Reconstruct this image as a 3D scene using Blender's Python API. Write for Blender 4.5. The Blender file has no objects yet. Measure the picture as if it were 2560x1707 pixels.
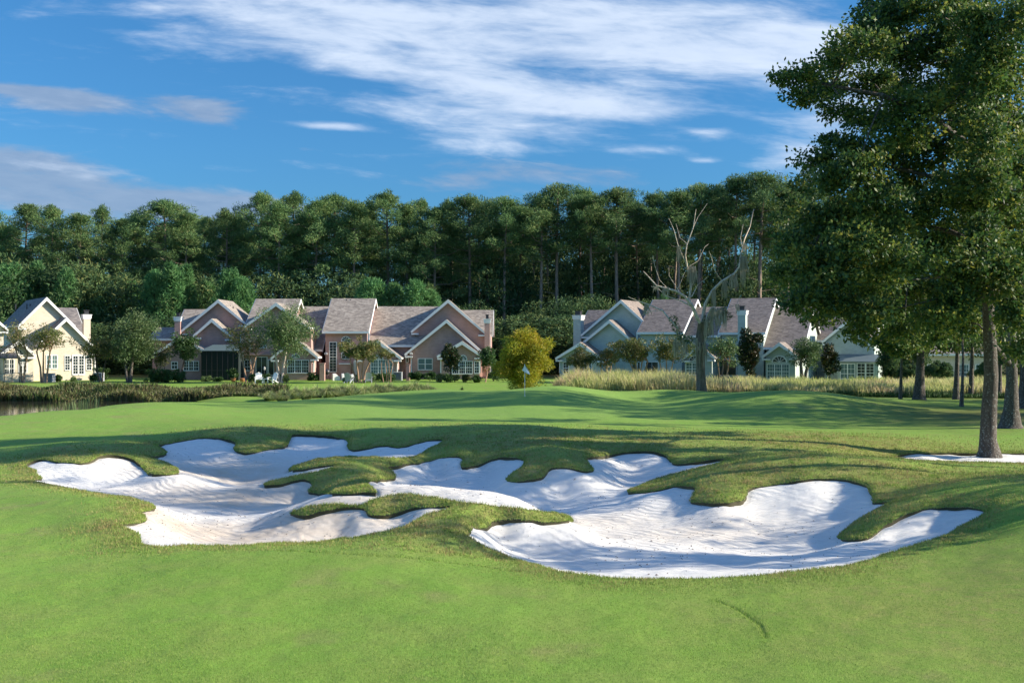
import bpy, math, random
import numpy as np
from mathutils import Vector, Matrix
R = math.radians
# ------------------------------------------------------------------ camera
F = 2745.0; CX = 1280.0; CY = 853.5; CH = 4.0        # focal length in photo pixels, optical centre, eye height
scn = bpy.context.scene
cam_d = bpy.data.cameras.new("camera"); cam = bpy.data.objects.new("camera", cam_d)
scn.collection.objects.link(cam); scn.camera = cam
cam.location = (0, 0, CH); cam.rotation_euler = (R(90), 0, 0)
cam_d.sensor_width = 36; cam_d.lens = 36 * F / 2560.0
cam_d.clip_start = 0.2; cam_d.clip_end = 9000
# ------------------------------------------------------------------ sun and exposure
SUN_EL = R(24); SUN_BACK = R(3)                      # sun from the right, square to the view
to_sun = Vector((math.cos(SUN_EL) * math.cos(SUN_BACK), -math.cos(SUN_EL) * math.sin(SUN_BACK), math.sin(SUN_EL)))
sl = bpy.data.lights.new("sun", 'SUN'); sl.energy = 5.0; sl.angle = R(0.5); sl.color = (1.0, 0.90, 0.74)
so = bpy.data.objects.new("sun", sl); scn.collection.objects.link(so)
so.rotation_euler = to_sun.to_track_quat('Z', 'Y').to_euler()
scn.view_settings.view_transform = 'Standard'; scn.view_settings.look = 'None'
scn.view_settings.gamma = 1; scn.view_settings.exposure = 0.9
scn.cycles.max_bounces = 6; scn.cycles.diffuse_bounces = 3; scn.cycles.glossy_bounces = 3
scn.cycles.transmission_bounces = 4; scn.cycles.transparent_max_bounces = 4
# ------------------------------------------------------------------ node helpers
class NT:
    def __init__(s, tree): s.t = tree; tree.nodes.clear()
    def n(s, typ, **kw):
        nd = s.t.nodes.new(typ)
        for k, v in kw.items():
            if k.startswith('i_'):
                key = k[2:]; key = int(key) if key.isdigit() else key.replace('_', ' ')
                if hasattr(v, 'is_output') or isinstance(v, bpy.types.NodeSocket): s.t.links.new(v, nd.inputs[key])
                else: nd.inputs[key].default_value = v
            else: setattr(nd, k, v)
        return nd
    def lk(s, a, b): s.t.links.new(a, b)
    def m(s, op, a, b=0.0, c=0.0, clamp=False):
        nd = s.t.nodes.new('ShaderNodeMath'); nd.operation = op; nd.use_clamp = clamp
        for i, v in enumerate((a, b, c)):
            if isinstance(v, bpy.types.NodeSocket): s.t.links.new(v, nd.inputs[i])
            else: nd.inputs[i].default_value = v
        return nd.outputs[0]
    def mix(s, f, a, b, typ='MIX'):
        nd = s.t.nodes.new('ShaderNodeMix'); nd.data_type = 'RGBA'; nd.blend_type = typ
        for i, v in ((0, f), (6, a), (7, b)):
            if isinstance(v, bpy.types.NodeSocket): s.t.links.new(v, nd.inputs[i])
            else: nd.inputs[i].default_value = v if i == 0 else (tuple(v) + (1,) if len(v) == 3 else v)
        return nd.outputs[2]
    def ramp(s, f, stops):
        nd = s.t.nodes.new('ShaderNodeValToRGB'); cr = nd.color_ramp
        while len(cr.elements) < len(stops): cr.elements.new(0.5)
        for e, (p, c) in zip(cr.elements, stops):
            e.position = p; e.color = tuple(c) + (1,) if not isinstance(c, (int, float)) else (c, c, c, 1)
        s.t.links.new(f, nd.inputs[0]); return nd.outputs[0]
    def noise(s, vec, scale, detail=3, rough=0.55, dist=0.0):
        nd = s.t.nodes.new('ShaderNodeTexNoise'); nd.inputs['Scale'].default_value = scale
        nd.inputs['Detail'].default_value = detail; nd.inputs['Roughness'].default_value = rough
        nd.inputs['Distortion'].default_value = dist
        if vec is not None: s.t.links.new(vec, nd.inputs['Vector'])
        return nd.outputs[0]
# ------------------------------------------------------------------ world: physical sky with clouds laid in direction space
world = bpy.data.worlds.new("World"); scn.world = world; world.use_nodes = True
w = NT(world.node_tree)
sky = w.n('ShaderNodeTexSky', sky_type='NISHITA', sun_disc=False, sun_elevation=SUN_EL,
          sun_rotation=math.atan2(to_sun.x, to_sun.y), altitude=10, air_density=1.0, dust_density=0.25, ozone_density=3.0)
tc = w.n('ShaderNodeTexCoord'); sep = w.n('ShaderNodeSeparateXYZ', i_0=tc.outputs['Generated'])
ay = w.m('MAXIMUM', w.m('ABSOLUTE', sep.outputs[1]), 0.15)
A_ = w.m('DIVIDE', sep.outputs[0], ay); E_ = w.m('DIVIDE', sep.outputs[2], ay)
def blob(px, py, rx, ry, rot, wt):
    """soft elliptical cloud field at a compass direction / elevation"""
    a0 = (px - CX) / F; e0 = (CY - py) / F; c, s_ = math.cos(rot), math.sin(rot)
    da = w.m('SUBTRACT', A_, a0); de = w.m('SUBTRACT', E_, e0)
    p = w.m('ADD', w.m('MULTIPLY', da, c * F / rx), w.m('MULTIPLY', de, s_ * F / rx))
    q = w.m('ADD', w.m('MULTIPLY', da, -s_ * F / ry), w.m('MULTIPLY', de, c * F / ry))
    r2 = w.m('ADD', w.m('MULTIPLY', p, p), w.m('MULTIPLY', q, q))
    return w.m('MULTIPLY', w.m('EXPONENT', w.m('MULTIPLY', r2, -1.0)), wt)
def total(bl):
    o = None
    for b in bl:
        v = blob(*b); o = v if o is None else w.m('ADD', o, v)
    return o
white = total([(900, 70, 420, 75, -0.20, 1.0), (1400, 60, 560, 90, -0.05, 1.0), (1150, 190, 420, 38, -0.12, 1.0), (620, 40, 240, 60, -0.2, .62),
               (1700, 120, 380, 70, -0.05, .9), (1330, 262, 330, 40, -0.02, 1.1), (1260, 325, 220, 32, -0.1, .9), (1650, 40, 400, 50, 0, .6), (1560, 280, 150, 18, 0.0, .7),
               (830, 315, 95, 11, -0.03, 1.1), (1230, 370, 170, 20, -0.06, .7), (1600, 375, 80, 11, 0.0, .8), (1760, 402, 40, 8, 0, .8),
               (2050, 330, 160, 60, 0.35, .95), (2180, 160, 260, 110, -.1, .95), (2000, 400, 130, 25, 0.1, .6), (360, 90, 240, 40, -0.1, .45), (100, 20, 160, 30, 0, .4),
               (1780, 330, 60, 9, 0, .6), (2000, 445, 150, 30, .1, .5),
               (150, 425, 300, 22, -0.12, .5), (820, 245, 130, 25, -.1, .5)])
grey = total([(150, 250, 190, 36, -0.12, 1.0), (500, 295, 110, 30, -0.05, .95), (60, 225, 130, 14, -.1, .8), (480, 255, 150, 18, -0.1, .7),
              (180, 480, 480, 60, -0.1, 1.25), (40, 400, 170, 38, -0.15, 1.0), (600, 520, 260, 30, -0.05, .85),
              (1170, 450, 150, 48, 0.0, .8), (1420, 425, 180, 30, -0.05, .45), (740, 372, 90, 12, 0, .45), (1620, 455, 260, 30, 0, .4)])
comb = w.n('ShaderNodeCombineXYZ', i_0=w.m('ADD', w.m('MULTIPLY', A_, 1.2), w.m('MULTIPLY', E_, 0.35)),
           i_1=w.m('ADD', w.m('MULTIPLY', E_, 5.4), w.m('MULTIPLY', A_, 0.32)), i_2=0.37)
n1 = w.noise(comb.outputs[0], 7.0, 8, 0.62, 0.35); n2 = w.noise(comb.outputs[0], 19, 5, 0.6, 0.3)
nn = w.m('ADD', w.m('MULTIPLY', w.m('SUBTRACT', w.m('MULTIPLY', n1, 1.4), .2), 0.66), w.m('MULTIPLY', n2, 0.34))
def cover(field, lo, hi):
    v = w.m('ADD', w.m('MULTIPLY', w.m('MINIMUM', field, 1.25), 0.42), nn)
    mr = w.n('ShaderNodeMapRange', interpolation_type='SMOOTHSTEP', i_0=v, i_1=lo, i_2=hi)
    return mr.outputs[0]
cw = cover(white, 0.55, 1.12); cg = cover(grey, 0.62, 0.96)
# more saturated, slightly darker blue low in the sky
hs = w.n('ShaderNodeHueSaturation', i_Color=sky.outputs[0], i_Saturation=1.05, i_Value=1.0)
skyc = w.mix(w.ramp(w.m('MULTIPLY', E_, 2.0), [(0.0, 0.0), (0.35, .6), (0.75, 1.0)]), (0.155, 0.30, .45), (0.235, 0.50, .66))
skyc = w.mix(w.ramp(w.m('MULTIPLY', E_, 0.5), [(0.17, 0.0), (0.55, 1.0)]), skyc, (.85, .95, 1.08))  # brighter, bluer overhead sky added as fill light for the shaded areas
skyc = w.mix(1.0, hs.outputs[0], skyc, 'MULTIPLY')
cl_w = w.mix(nn, (2.0, 2.6, 3.6), (4.0, 4.4, 5.0))
cl_g = w.mix(n2, (.95, 1.4, 2.2), (1.6, 2.05, 2.8))
up = w.m('GREATER_THAN', sep.outputs[2], 0.0)
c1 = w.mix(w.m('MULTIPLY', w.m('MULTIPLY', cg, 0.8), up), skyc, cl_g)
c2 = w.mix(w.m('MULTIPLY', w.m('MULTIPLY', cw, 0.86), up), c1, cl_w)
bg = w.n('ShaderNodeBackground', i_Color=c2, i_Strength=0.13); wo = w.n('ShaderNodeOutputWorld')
w.lk(bg.outputs[0], wo.inputs[0])
# ------------------------------------------------------------------ mesh / object helpers
col = scn.collection
def mesh_np(name, verts, tris=None, quads=None, smooth=False, attrs=None, tri_mat=None):
    me = bpy.data.meshes.new(name); verts = np.asarray(verts, np.float32)
    nt = 0 if tris is None else len(tris); nq = 0 if quads is None else len(quads)
    me.vertices.add(len(verts)); me.vertices.foreach_set('co', verts.ravel())
    idx = []; 
    if nt: idx.append(np.asarray(tris, np.int32).ravel())
    if nq: idx.append(np.asarray(quads, np.int32).ravel())
    idx = np.concatenate(idx); me.loops.add(len(idx)); me.loops.foreach_set('vertex_index', idx)
    tot = np.concatenate([np.full(nt, 3, np.int32), np.full(nq, 4, np.int32)])
    st = np.zeros(len(tot), np.int32); st[1:] = np.cumsum(tot)[:-1]
    me.polygons.add(len(tot)); me.polygons.foreach_set('loop_start', st); me.polygons.foreach_set('loop_total', tot)
    if smooth: me.polygons.foreach_set('use_smooth', np.ones(len(tot), bool))
    me.update(calc_edges=True)
    for k, (dom, arr) in (attrs or {}).items():
        a = me.attributes.new(k, 'FLOAT', dom); a.data.foreach_set('value', np.asarray(arr, np.float32))
    return me
def link(name, me, mat=None, parent=None, **props):
    o = bpy.data.objects.new(name, me); col.objects.link(o)
    if mat is not None and me is not None and len(me.materials) == 0: me.materials.append(mat)
    if parent is not None: o.parent = parent
    for k, v in props.items(): o[k] = v
    return o
def thing(name, label, cat, loc=(0, 0, 0), rz=0.0, group=None):
    o = bpy.data.objects.new(name, None); col.objects.link(o); o.location = loc; o.rotation_euler = (0, 0, rz)
    o.empty_display_size = 0.3; o['label'] = label; o['category'] = cat
    if group: o['group'] = group
    return o
class MB:
    """collects boxes, prisms, tubes and quads into one mesh"""
    def __init__(s): s.v = []; s.f = []
    def poly(s, pts):
        n = len(s.v); s.v += [tuple(p) for p in pts]; s.f.append(list(range(n, n + len(pts)))); return s
    def box(s, x0, x1, y0, y1, z0, z1):
        n = len(s.v)
        s.v += [(x0, y0, z0), (x1, y0, z0), (x1, y1, z0), (x0, y1, z0), (x0, y0, z1), (x1, y0, z1), (x1, y1, z1), (x0, y1, z1)]
        s.f += [[n + i for i in q] for q in ((0, 3, 2, 1), (4, 5, 6, 7), (0, 1, 5, 4), (1, 2, 6, 5), (2, 3, 7, 6), (3, 0, 4, 7))]; return s
    def extr(s, pts, d):
        """extrude polygon pts (list of 3D) by vector d"""
        n = len(s.v); k = len(pts); s.v += [tuple(p) for p in pts] + [tuple(Vector(p) + Vector(d)) for p in pts]
        s.f.append(list(range(n + k - 1, n - 1, -1))); s.f.append(list(range(n + k, n + 2 * k)))
        for i in range(k): j = (i + 1) % k; s.f.append([n + i, n + j, n + k + j, n + k + i])
        return s
    def tube(s, pts, rad, seg=8, cap=True):
        pts = [Vector(p) for p in pts]; rad = rad if hasattr(rad, '__len__') else [rad] * len(pts); base = len(s.v)
        up = Vector((0.31, 0.17, 0.9)).normalized()
        for i, p in enumerate(pts):
            d = (pts[min(i + 1, len(pts) - 1)] - pts[max(i - 1, 0)]); d = d.normalized() if d.length > 1e-9 else Vector((0, 0, 1))
            a = d.cross(up); a = a.normalized() if a.length > 1e-3 else Vector((1, 0, 0)); b = d.cross(a)
            for k in range(seg):
                t = 2 * math.pi * k / seg; q = p + (a * math.cos(t) + b * math.sin(t)) * rad[i]; s.v.append(tuple(q))
        for i in range(len(pts) - 1):
            for k in range(seg):
                k2 = (k + 1) % seg
                s.f.append([base + i * seg + k, base + i * seg + k2, base + (i + 1) * seg + k2, base + (i + 1) * seg + k])
        if cap: s.f.append([base + k for k in range(seg)]); s.f.append([base + (len(pts) - 1) * seg + k for k in range(seg - 1, -1, -1)])
        return s
    def lathe(s, prof, c=(0, 0, 0), seg=16):
        base = len(s.v)
        for r, z in prof:
            for k in range(seg):
                t = 2 * math.pi * k / seg; s.v.append((c[0] + r * math.cos(t), c[1] + r * math.sin(t), c[2] + z))
        for i in range(len(prof) - 1):
            for k in range(seg):
                k2 = (k + 1) % seg; s.f.append([base + i * seg + k, base + i * seg + k2, base + (i + 1) * seg + k2, base + (i + 1) * seg + k])
        return s
    def mesh(s, name, smooth=False):
        me = bpy.data.meshes.new(name); me.from_pydata(s.v, [], s.f)
        if smooth: me.polygons.foreach_set('use_smooth', np.ones(len(me.polygons), bool))
        me.update(); return me
    def build(s, name, mat, parent=None, smooth=False, **props):
        return link(name, s.mesh(name, smooth), mat, parent, **props)
def at(px, py, D): return Vector(((px - CX) / F * D, D, CH - (py - CY) / F * D))
def px_x(px, D): return (px - CX) / F * D
# ------------------------------------------------------------------ materials of the ground
def mat(name, build):
    m = bpy.data.materials.new(name); m.use_nodes = True; t = NT(m.node_tree); build(t); return m
def out(t, sh): o = t.n('ShaderNodeOutputMaterial'); t.lk(sh, o.inputs[0])
def bump(t, h, strength, dist):
    return t.n('ShaderNodeBump', i_Height=h, i_Strength=strength, i_Distance=dist).outputs[0]
def attr(t, name): return t.n('ShaderNodeAttribute', attribute_name=name).outputs['Fac']
def b_grass(t):
    tcn = t.n('ShaderNodeTexCoord'); P = tcn.outputs['Object']
    big = t.noise(P, 0.12, 4, 0.6); mid = t.noise(P, 0.9, 4, 0.6); fine = t.noise(P, 13, 5, 0.7); blade = t.noise(P, 55, 3, 0.7)
    c = t.mix(t.m('MULTIPLY', t.m('SUBTRACT', big, 0.3), 2.2, clamp=True), (0.170, 0.300, 0.042), (0.215, 0.345, 0.060))
    c = t.mix(t.ramp(mid, [(0.40, 0.0), (0.72, 0.6)]), c, (0.25, 0.29, 0.075)); c = t.mix(t.ramp(t.noise(P, .55, 3, .6), [(.58, 0.0), (.70, .5)]), c, (.27, .24, .10))
    rough = attr(t, 'rough')
    c = t.mix(t.m('MULTIPLY', rough, t.ramp(fine, [(0.35, 0.35), (0.65, 1.0)]), clamp=True), c, (0.25, 0.235, 0.07))
    c = t.mix(t.m('MULTIPLY', t.ramp(t.noise(P, 3.3, 5, 0.75), [(0.48, 0.0), (0.66, 1.0)]), t.m('MULTIPLY', rough, 0.8)), c, (0.32, 0.25, 0.11))
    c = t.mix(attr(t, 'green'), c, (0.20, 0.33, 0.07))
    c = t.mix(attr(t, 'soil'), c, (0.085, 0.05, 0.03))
    sc = t.m('ADD', 0.25, t.m('ADD', t.m('MULTIPLY', fine, 0.70), t.m('MULTIPLY', blade, 0.80)))
    c = t.mix(1.0, c, t.n('ShaderNodeCombineColor', i_0=sc, i_1=sc, i_2=sc).outputs[0], 'MULTIPLY')
    h = t.m('ADD', t.m('MULTIPLY', fine, 1.0), t.m('MULTIPLY', blade, 0.7))
    nrm = bump(t, h, 0.55, 0.035)
    b = t.n('ShaderNodeBsdfPrincipled', i_Base_Color=c, i_Roughness=0.7, i_Normal=nrm)
    b.inputs['Specular IOR Level'].default_value = 0.1
    out(t, b.outputs[0])
def b_sand(t):
    tcn = t.n('ShaderNodeTexCoord'); P = tcn.outputs['Object']
    d = attr(t, 'damp'); n = t.noise(P, 1.6, 5, 0.65)
    mp = t.n('ShaderNodeMapping', i_Vector=P); mp.inputs['Scale'].default_value = (1, 3.5, 1); mp.inputs['Rotation'].default_value = (0, 0, 0.15)
    speck = t.noise(mp.outputs[0], 15, 5, 0.8); fine = t.noise(P, 90, 2, 0.6)
    c = t.mix(t.m('MULTIPLY', d, t.ramp(n, [(0.3, 0.55), (0.7, 1.0)]), clamp=True), (0.88, 0.86, 0.81), (0.70, 0.57, 0.43))
    c = t.mix(t.ramp(speck, [(0.60, 0.0), (0.68, 0.5)]), c, (0.30, 0.26, 0.22))
    wv = t.n('ShaderNodeTexWave', wave_type='BANDS', bands_direction='DIAGONAL', i_Vector=P, i_Scale=1.7, i_Distortion=8.0, i_Detail=2.0, i_Detail_Scale=0.6)
    wv2 = t.n('ShaderNodeTexWave', wave_type='RINGS', i_Vector=P, i_Scale=1.6, i_Distortion=6.0, i_Detail=2.0, i_Detail_Scale=0.5)
    wsel = t.ramp(t.noise(P, 0.35, 2, 0.5), [(0.45, 0.0), (0.55, 1.0)])
    wvm = t.m('ADD', t.m('MULTIPLY', wv.outputs[1], wsel), t.m('MULTIPLY', wv2.outputs[1], t.m('SUBTRACT', 1.0, wsel)))
    h = t.m('ADD', t.m('MULTIPLY', wvm, 0.5), t.m('ADD', t.m('MULTIPLY', speck, 0.9), t.m('MULTIPLY', n, 1.0)))
    nrm = bump(t, h, 0.9, 0.06)
    b = t.n('ShaderNodeBsdfPrincipled', i_Base_Color=c, i_Roughness=0.95, i_Normal=nrm); b.inputs['Specular IOR Level'].default_value = 0.1
    out(t, b.outputs[0])
M_grass = mat('grass_turf', b_grass); M_sand = mat('white_sand', b_sand)
# ------------------------------------------------------------------ terrain: heights at surveyed points, joined by a thin-plate surface
def DZ(py, z): return F * (CH - z) / (py - CY)
ctrl = []                                              # (u = X/Y, ln Y, z)
def C(px, py, z):
    if 1095 < py < 1345 and z > 0: z *= .85
    elif 1040 < py <= 1095: z *= .95
    ctrl.append(((px - CX) / F, math.log(DZ(py, z)), z))
def W(px, D, z): ctrl.append(((px - CX) / F, math.log(D), z))
for px in (-700, -100, 500, 1100, 1700, 2300, 2900, 3400):
    W(px, 4, 0.25); W(px, 8, 0.08); W(px, 12.5, 0.0)
for px, z in ((-600, .0), (0, 0.0), (400, 0.02), (800, 0.02), (1200, 0.06), (1700, 0.0), (2200, 0.05), (2560, .15), (3000, .3)): W(px, 16, z)
for c in [
  # front lip of the left bunker and land left of it
  (0, 1400, 0.0), (150, 1320, .02), (300, 1390, .03), (626, 1365, .04), (400, 1366, .04), (871, 1348, .10), (952, 1332, .14), (1023, 1313, .25), (1116, 1275, .32),
  (-200, 1250, .0), (0, 1240, .0), (109, 1215, .02), (245, 1236, .02), (381, 1262, .04), (330, 1290, .14), (300, 1318, .08),
  # mound between the two bunkers (front tongue)
  (1100, 1340, .22), (1160, 1300, .38), (1034, 1240, .55), (925, 1253, .40), (816, 1266, .25), (721, 1283, .0), (1200, 1263, .42), (1300, 1276, .30), (1428, 1299, .0), (1160, 1335, .20),
  # left bunker floor and faces
  (450, 1330, -.32), (650, 1330, -.32), (850, 1325, -.20), (1000, 1290, .12), (900, 1283, .15), (600, 1300, -.42), (450, 1290, -.32), (600, 1250, -.45), (750, 1240, -.42), (400, 1225, -.35), (250, 1205, -.28),
  (550, 1200, -.42), (700, 1205, -.35), (350, 1195, -.25), (150, 1190, -.12), (272, 1170, -.02), (272, 1137, .32), (207, 1155, .2), (90, 1151, .16), (60, 1166, .04),
  (480, 1165, -.2), (600, 1160, -.2), (700, 1150, -.1), (520, 1120, .15), (522, 1094, .45), (604, 1130, .12), (650, 1100, .50), (773, 1086, .45), (780, 1120, .12), (900, 1133, .12), (860, 1105, .36), (1000, 1118, .30), (1095, 1103, .5),
  (370, 1183, -.02), (430, 1172, .0), (393, 1113, .33),
  # middle peninsula
  (721, 1175, .08), (784, 1152, .25), (900, 1147, .35), (1023, 1145, .40), (658, 1212, -.2), (760, 1190, .05), (850, 1178, .24), (900, 1200, .18), (850, 1228, -.04), (940, 1170, .26), (1007, 1159, .30),
  # middle bunker
  (1000, 1225, -.35), (1100, 1225, -.38), (1250, 1235, -.40), (1400, 1235, -.38), (1500, 1240, -.35), (1000, 1195, -.1), (1100, 1180, -.08), (1116, 1146, .38), (1159, 1143, .45), (1220, 1175, .02), (1246, 1147, .40), (1313, 1147, .52),
  (1264, 1199, -.02), (1345, 1190, .12), (1420, 1168, .34), (1350, 1150, .55), (1480, 1174, .24), (1450, 1210, -.12), (1501, 1138, .48), (1616, 1128, .52), (1600, 1165, .08), (1550, 1200, -.18), (1680, 1156, .3), (1778, 1150, .42), (1680, 1186, .0),
  # ridges behind
  (1107, 1090, .62), (1197, 1072, .80), (1280, 1071, .85), (1250, 1110, .70), (1400, 1085, .72), (1500, 1100, .66), (1600, 1100, .62), (1700, 1115, .58), (1822, 1140, .50),
  (626, 1058, .62), (520, 1070, .52), (750, 1060, .58), (850, 1068, .60), (950, 1080, .62), (200, 1122, .42), (80, 1132, .25), (330, 1120, .42), (0, 1130, .12), (400, 1090, .42), (-200, 1110, .1),
  # right bunker
  (1200, 1364, .0), (1373, 1425, .0), (1663, 1450, .0), (1894, 1439, .0), (2154, 1405, .02), (2327, 1353, .12), (2452, 1289, .42), (2391, 1324, .22),
  (1250, 1340, -.22), (1350, 1360, -.36), (1600, 1400, -.36), (1850, 1395, -.38), (2050, 1375, -.30), (2230, 1345, -.12), (2351, 1300, .22), (2420, 1268, .53), (2299, 1278, .38), (2210, 1315, .08),
  (1450, 1330, -.42), (1650, 1340, -.46), (1850, 1335, -.45), (2000, 1320, -.38), (1500, 1285, -.40), (1700, 1290, -.36), (1900, 1290, -.28), (2050, 1290, -.2), (1570, 1232, -.24), (1650, 1226, -.04),
  (1691, 1213, .08), (1735, 1240, .0), (1813, 1257, -.02), (1860, 1245, .05), (1800, 1225, .22), (1950, 1240, .08), (1998, 1199, .5), (2067, 1194, .55), (2125, 1199, .52), (2080, 1235, .18), (2177, 1240, .3), (2150, 1265, .05), (2241, 1252, .3),
  (2090, 1341, -.3), (2154, 1300, .02), (2206, 1275, .28), (2300, 1240, .62),
  # mound of the right bunker, crest and back slope
  (1750, 1190, .38), (1850, 1170, .62), (1923, 1142, .82), (2067, 1138, .88), (2241, 1146, .72), (2000, 1170, .72), (2200, 1190, .62), (2350, 1180, .55), (2500, 1165, .30), (2560, 1170, .25), (2700, 1165, .2),
  (2400, 1215, .84), (2500, 1204, .98), (2600, 1204, 1.05), (2750, 1210, 1.0), (2500, 1260, .72), (2600, 1330, .52), (2450, 1330, .3), (2560, 1420, .28), (2350, 1430, .06),
  (2235, 1140, .05), (2300, 1143, .0), (2420, 1145, .0), (2560, 1148, .0), (2700, 1150, .0), (2414, 1158, .03),
  # shaded ridge right
  (1749, 1093, .62), (1850, 1097, .66), (1950, 1098, .62), (2100, 1106, .50), (2250, 1118, .30), (2414, 1124, .12), (2560, 1110, .1),
  # ground towards the green
  (0, 1090, .12), (300, 1070, .22), (650, 1040, .25), (900, 1045, .2), (1100, 1052, .25), (1350, 1050, .25), (1600, 1060, .25), (1850, 1068, .2), (2100, 1075, .12), (2350, 1085, .1), (2560, 1080, .1),
  (600, 1020, .3), (900, 1020, .3), (1200, 1020, .3), (1500, 1030, .25), (1800, 1042, .1), (2050, 1045, .08), (2300, 1040, .1), (2530, 1045, .1),
  (1000, 1003, .42), (1312, 990, .45), (1500, 1003, .45), (1755, 988, .40), (1650, 1000, .4), (1900, 1010, .55), (2150, 1015, .45), (2400, 1016, .1), (2600, 1020, .1),
  (1830, 985, .85), (1960, 981, 1.05), (2080, 985, .95), (2200, 1000, .45), (2300, 1003, .15), (2450, 1003, 0.0),
  (940, 986, .72), (1060, 975, .92), (1130, 974, .92), (1230, 979, .8), (1400, 965, 1.15), (1330, 970, 1.05), (1480, 972, .95), (1550, 978, .75), (1650, 974, .85), (1730, 976, .8),
  # fairway edge above the pond
  (-250, 1052, .22), (0, 1040, .25), (109, 1030, .25), (231, 1022, .28), (272, 1014, .30), (381, 1007, .35), (500, 1005, .35), (640, 1004, .35), (760, 999, .45), (850, 992, .6)]: C(*c)
# behind the crests: pond bed, banks, lawns, wood
for px, d1 in ((-900, 62), (-400, 62), (0, 62), (200, 68), (330, 72), (450, 75)): W(px, d1, -.75); W(px, max(d1 + 4, 76), -1.3); W(px, 83.5, -1.0)
for px in (560, 700): W(px, 74, -.5); W(px, 84, -.35)
for px in (820, 950): W(px, 79, -.15)
for px in (-900, -300, 0, 250, 500, 750): W(px, 88, -.30); W(px, 93, -.04); W(px, 104, 0.0); W(px, 120, 0)
for px in (1000, 1200, 1400, 1600, 1800, 2000, 2200, 2400, 2700, 3300): W(px, 84, -.1); W(px, 96, -.02); W(px, 108, 0.0); W(px, 122, 0)
for px in (-900, 0, 900, 1800, 2700): W(px, 150, 0); W(px, 300, 0)
ctrl = np.array(ctrl); KU, KV = 1.0, 0.75
P0 = np.c_[ctrl[:, 0] * KU, ctrl[:, 1] * KV]; Z0 = ctrl[:, 2]
def tps(r2): return 0.5 * r2 * np.log(r2 + 1e-12)
def solve():
    n = len(P0); d2 = ((P0[:, None] - P0[None]) ** 2).sum(2); K = tps(d2) + np.eye(n) * 3.5e-5
    Pm = np.c_[np.ones(n), P0]; Am = np.zeros((n + 3, n + 3)); Am[:n, :n] = K; Am[:n, n:] = Pm; Am[n:, :n] = Pm.T
    return np.linalg.solve(Am, np.r_[Z0, 0, 0, 0])
WT = solve()
def zraw(X, Y):
    X = np.asarray(X, float).ravel(); Y = np.asarray(Y, float).ravel(); out_ = np.empty(len(X))
    u = np.clip(X / np.maximum(Y, 3), -0.85, 0.85) * KU; v = np.log(np.clip(Y, 4, 150)) * KV; n = len(P0)
    for i in range(0, len(X), 40000):
        q = np.c_[u[i:i + 40000], v[i:i + 40000]]
        d2 = (q[:, :1] - P0[:, 0]) ** 2 + (q[:, 1:] - P0[:, 1]) ** 2
        out_[i:i + 40000] = tps(d2) @ WT[:n] + WT[n] + q @ WT[n + 1:]
    far = np.clip((Y - 122) / 30, 0, 1); out_ *= (1 - far)
    return out_
def hit(px, py):
    """first point of the terrain on the line of sight through a photo pixel"""
    Y = np.exp(np.linspace(math.log(5), math.log(140), 1500)); X = (px - CX) / F * Y
    g = (CH - (py - CY) / F * Y) - zraw(X, Y); k = np.where(g < 0)[0]
    if len(k) == 0: return X[-1], Y[-1], 0.0
    k = k[0]; t = g[k - 1] / (g[k - 1] - g[k]); y = Y[k - 1] + t * (Y[k] - Y[k - 1]); x = (px - CX) / F * y
    return x, y, CH - (py - CY) / F * y
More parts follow.
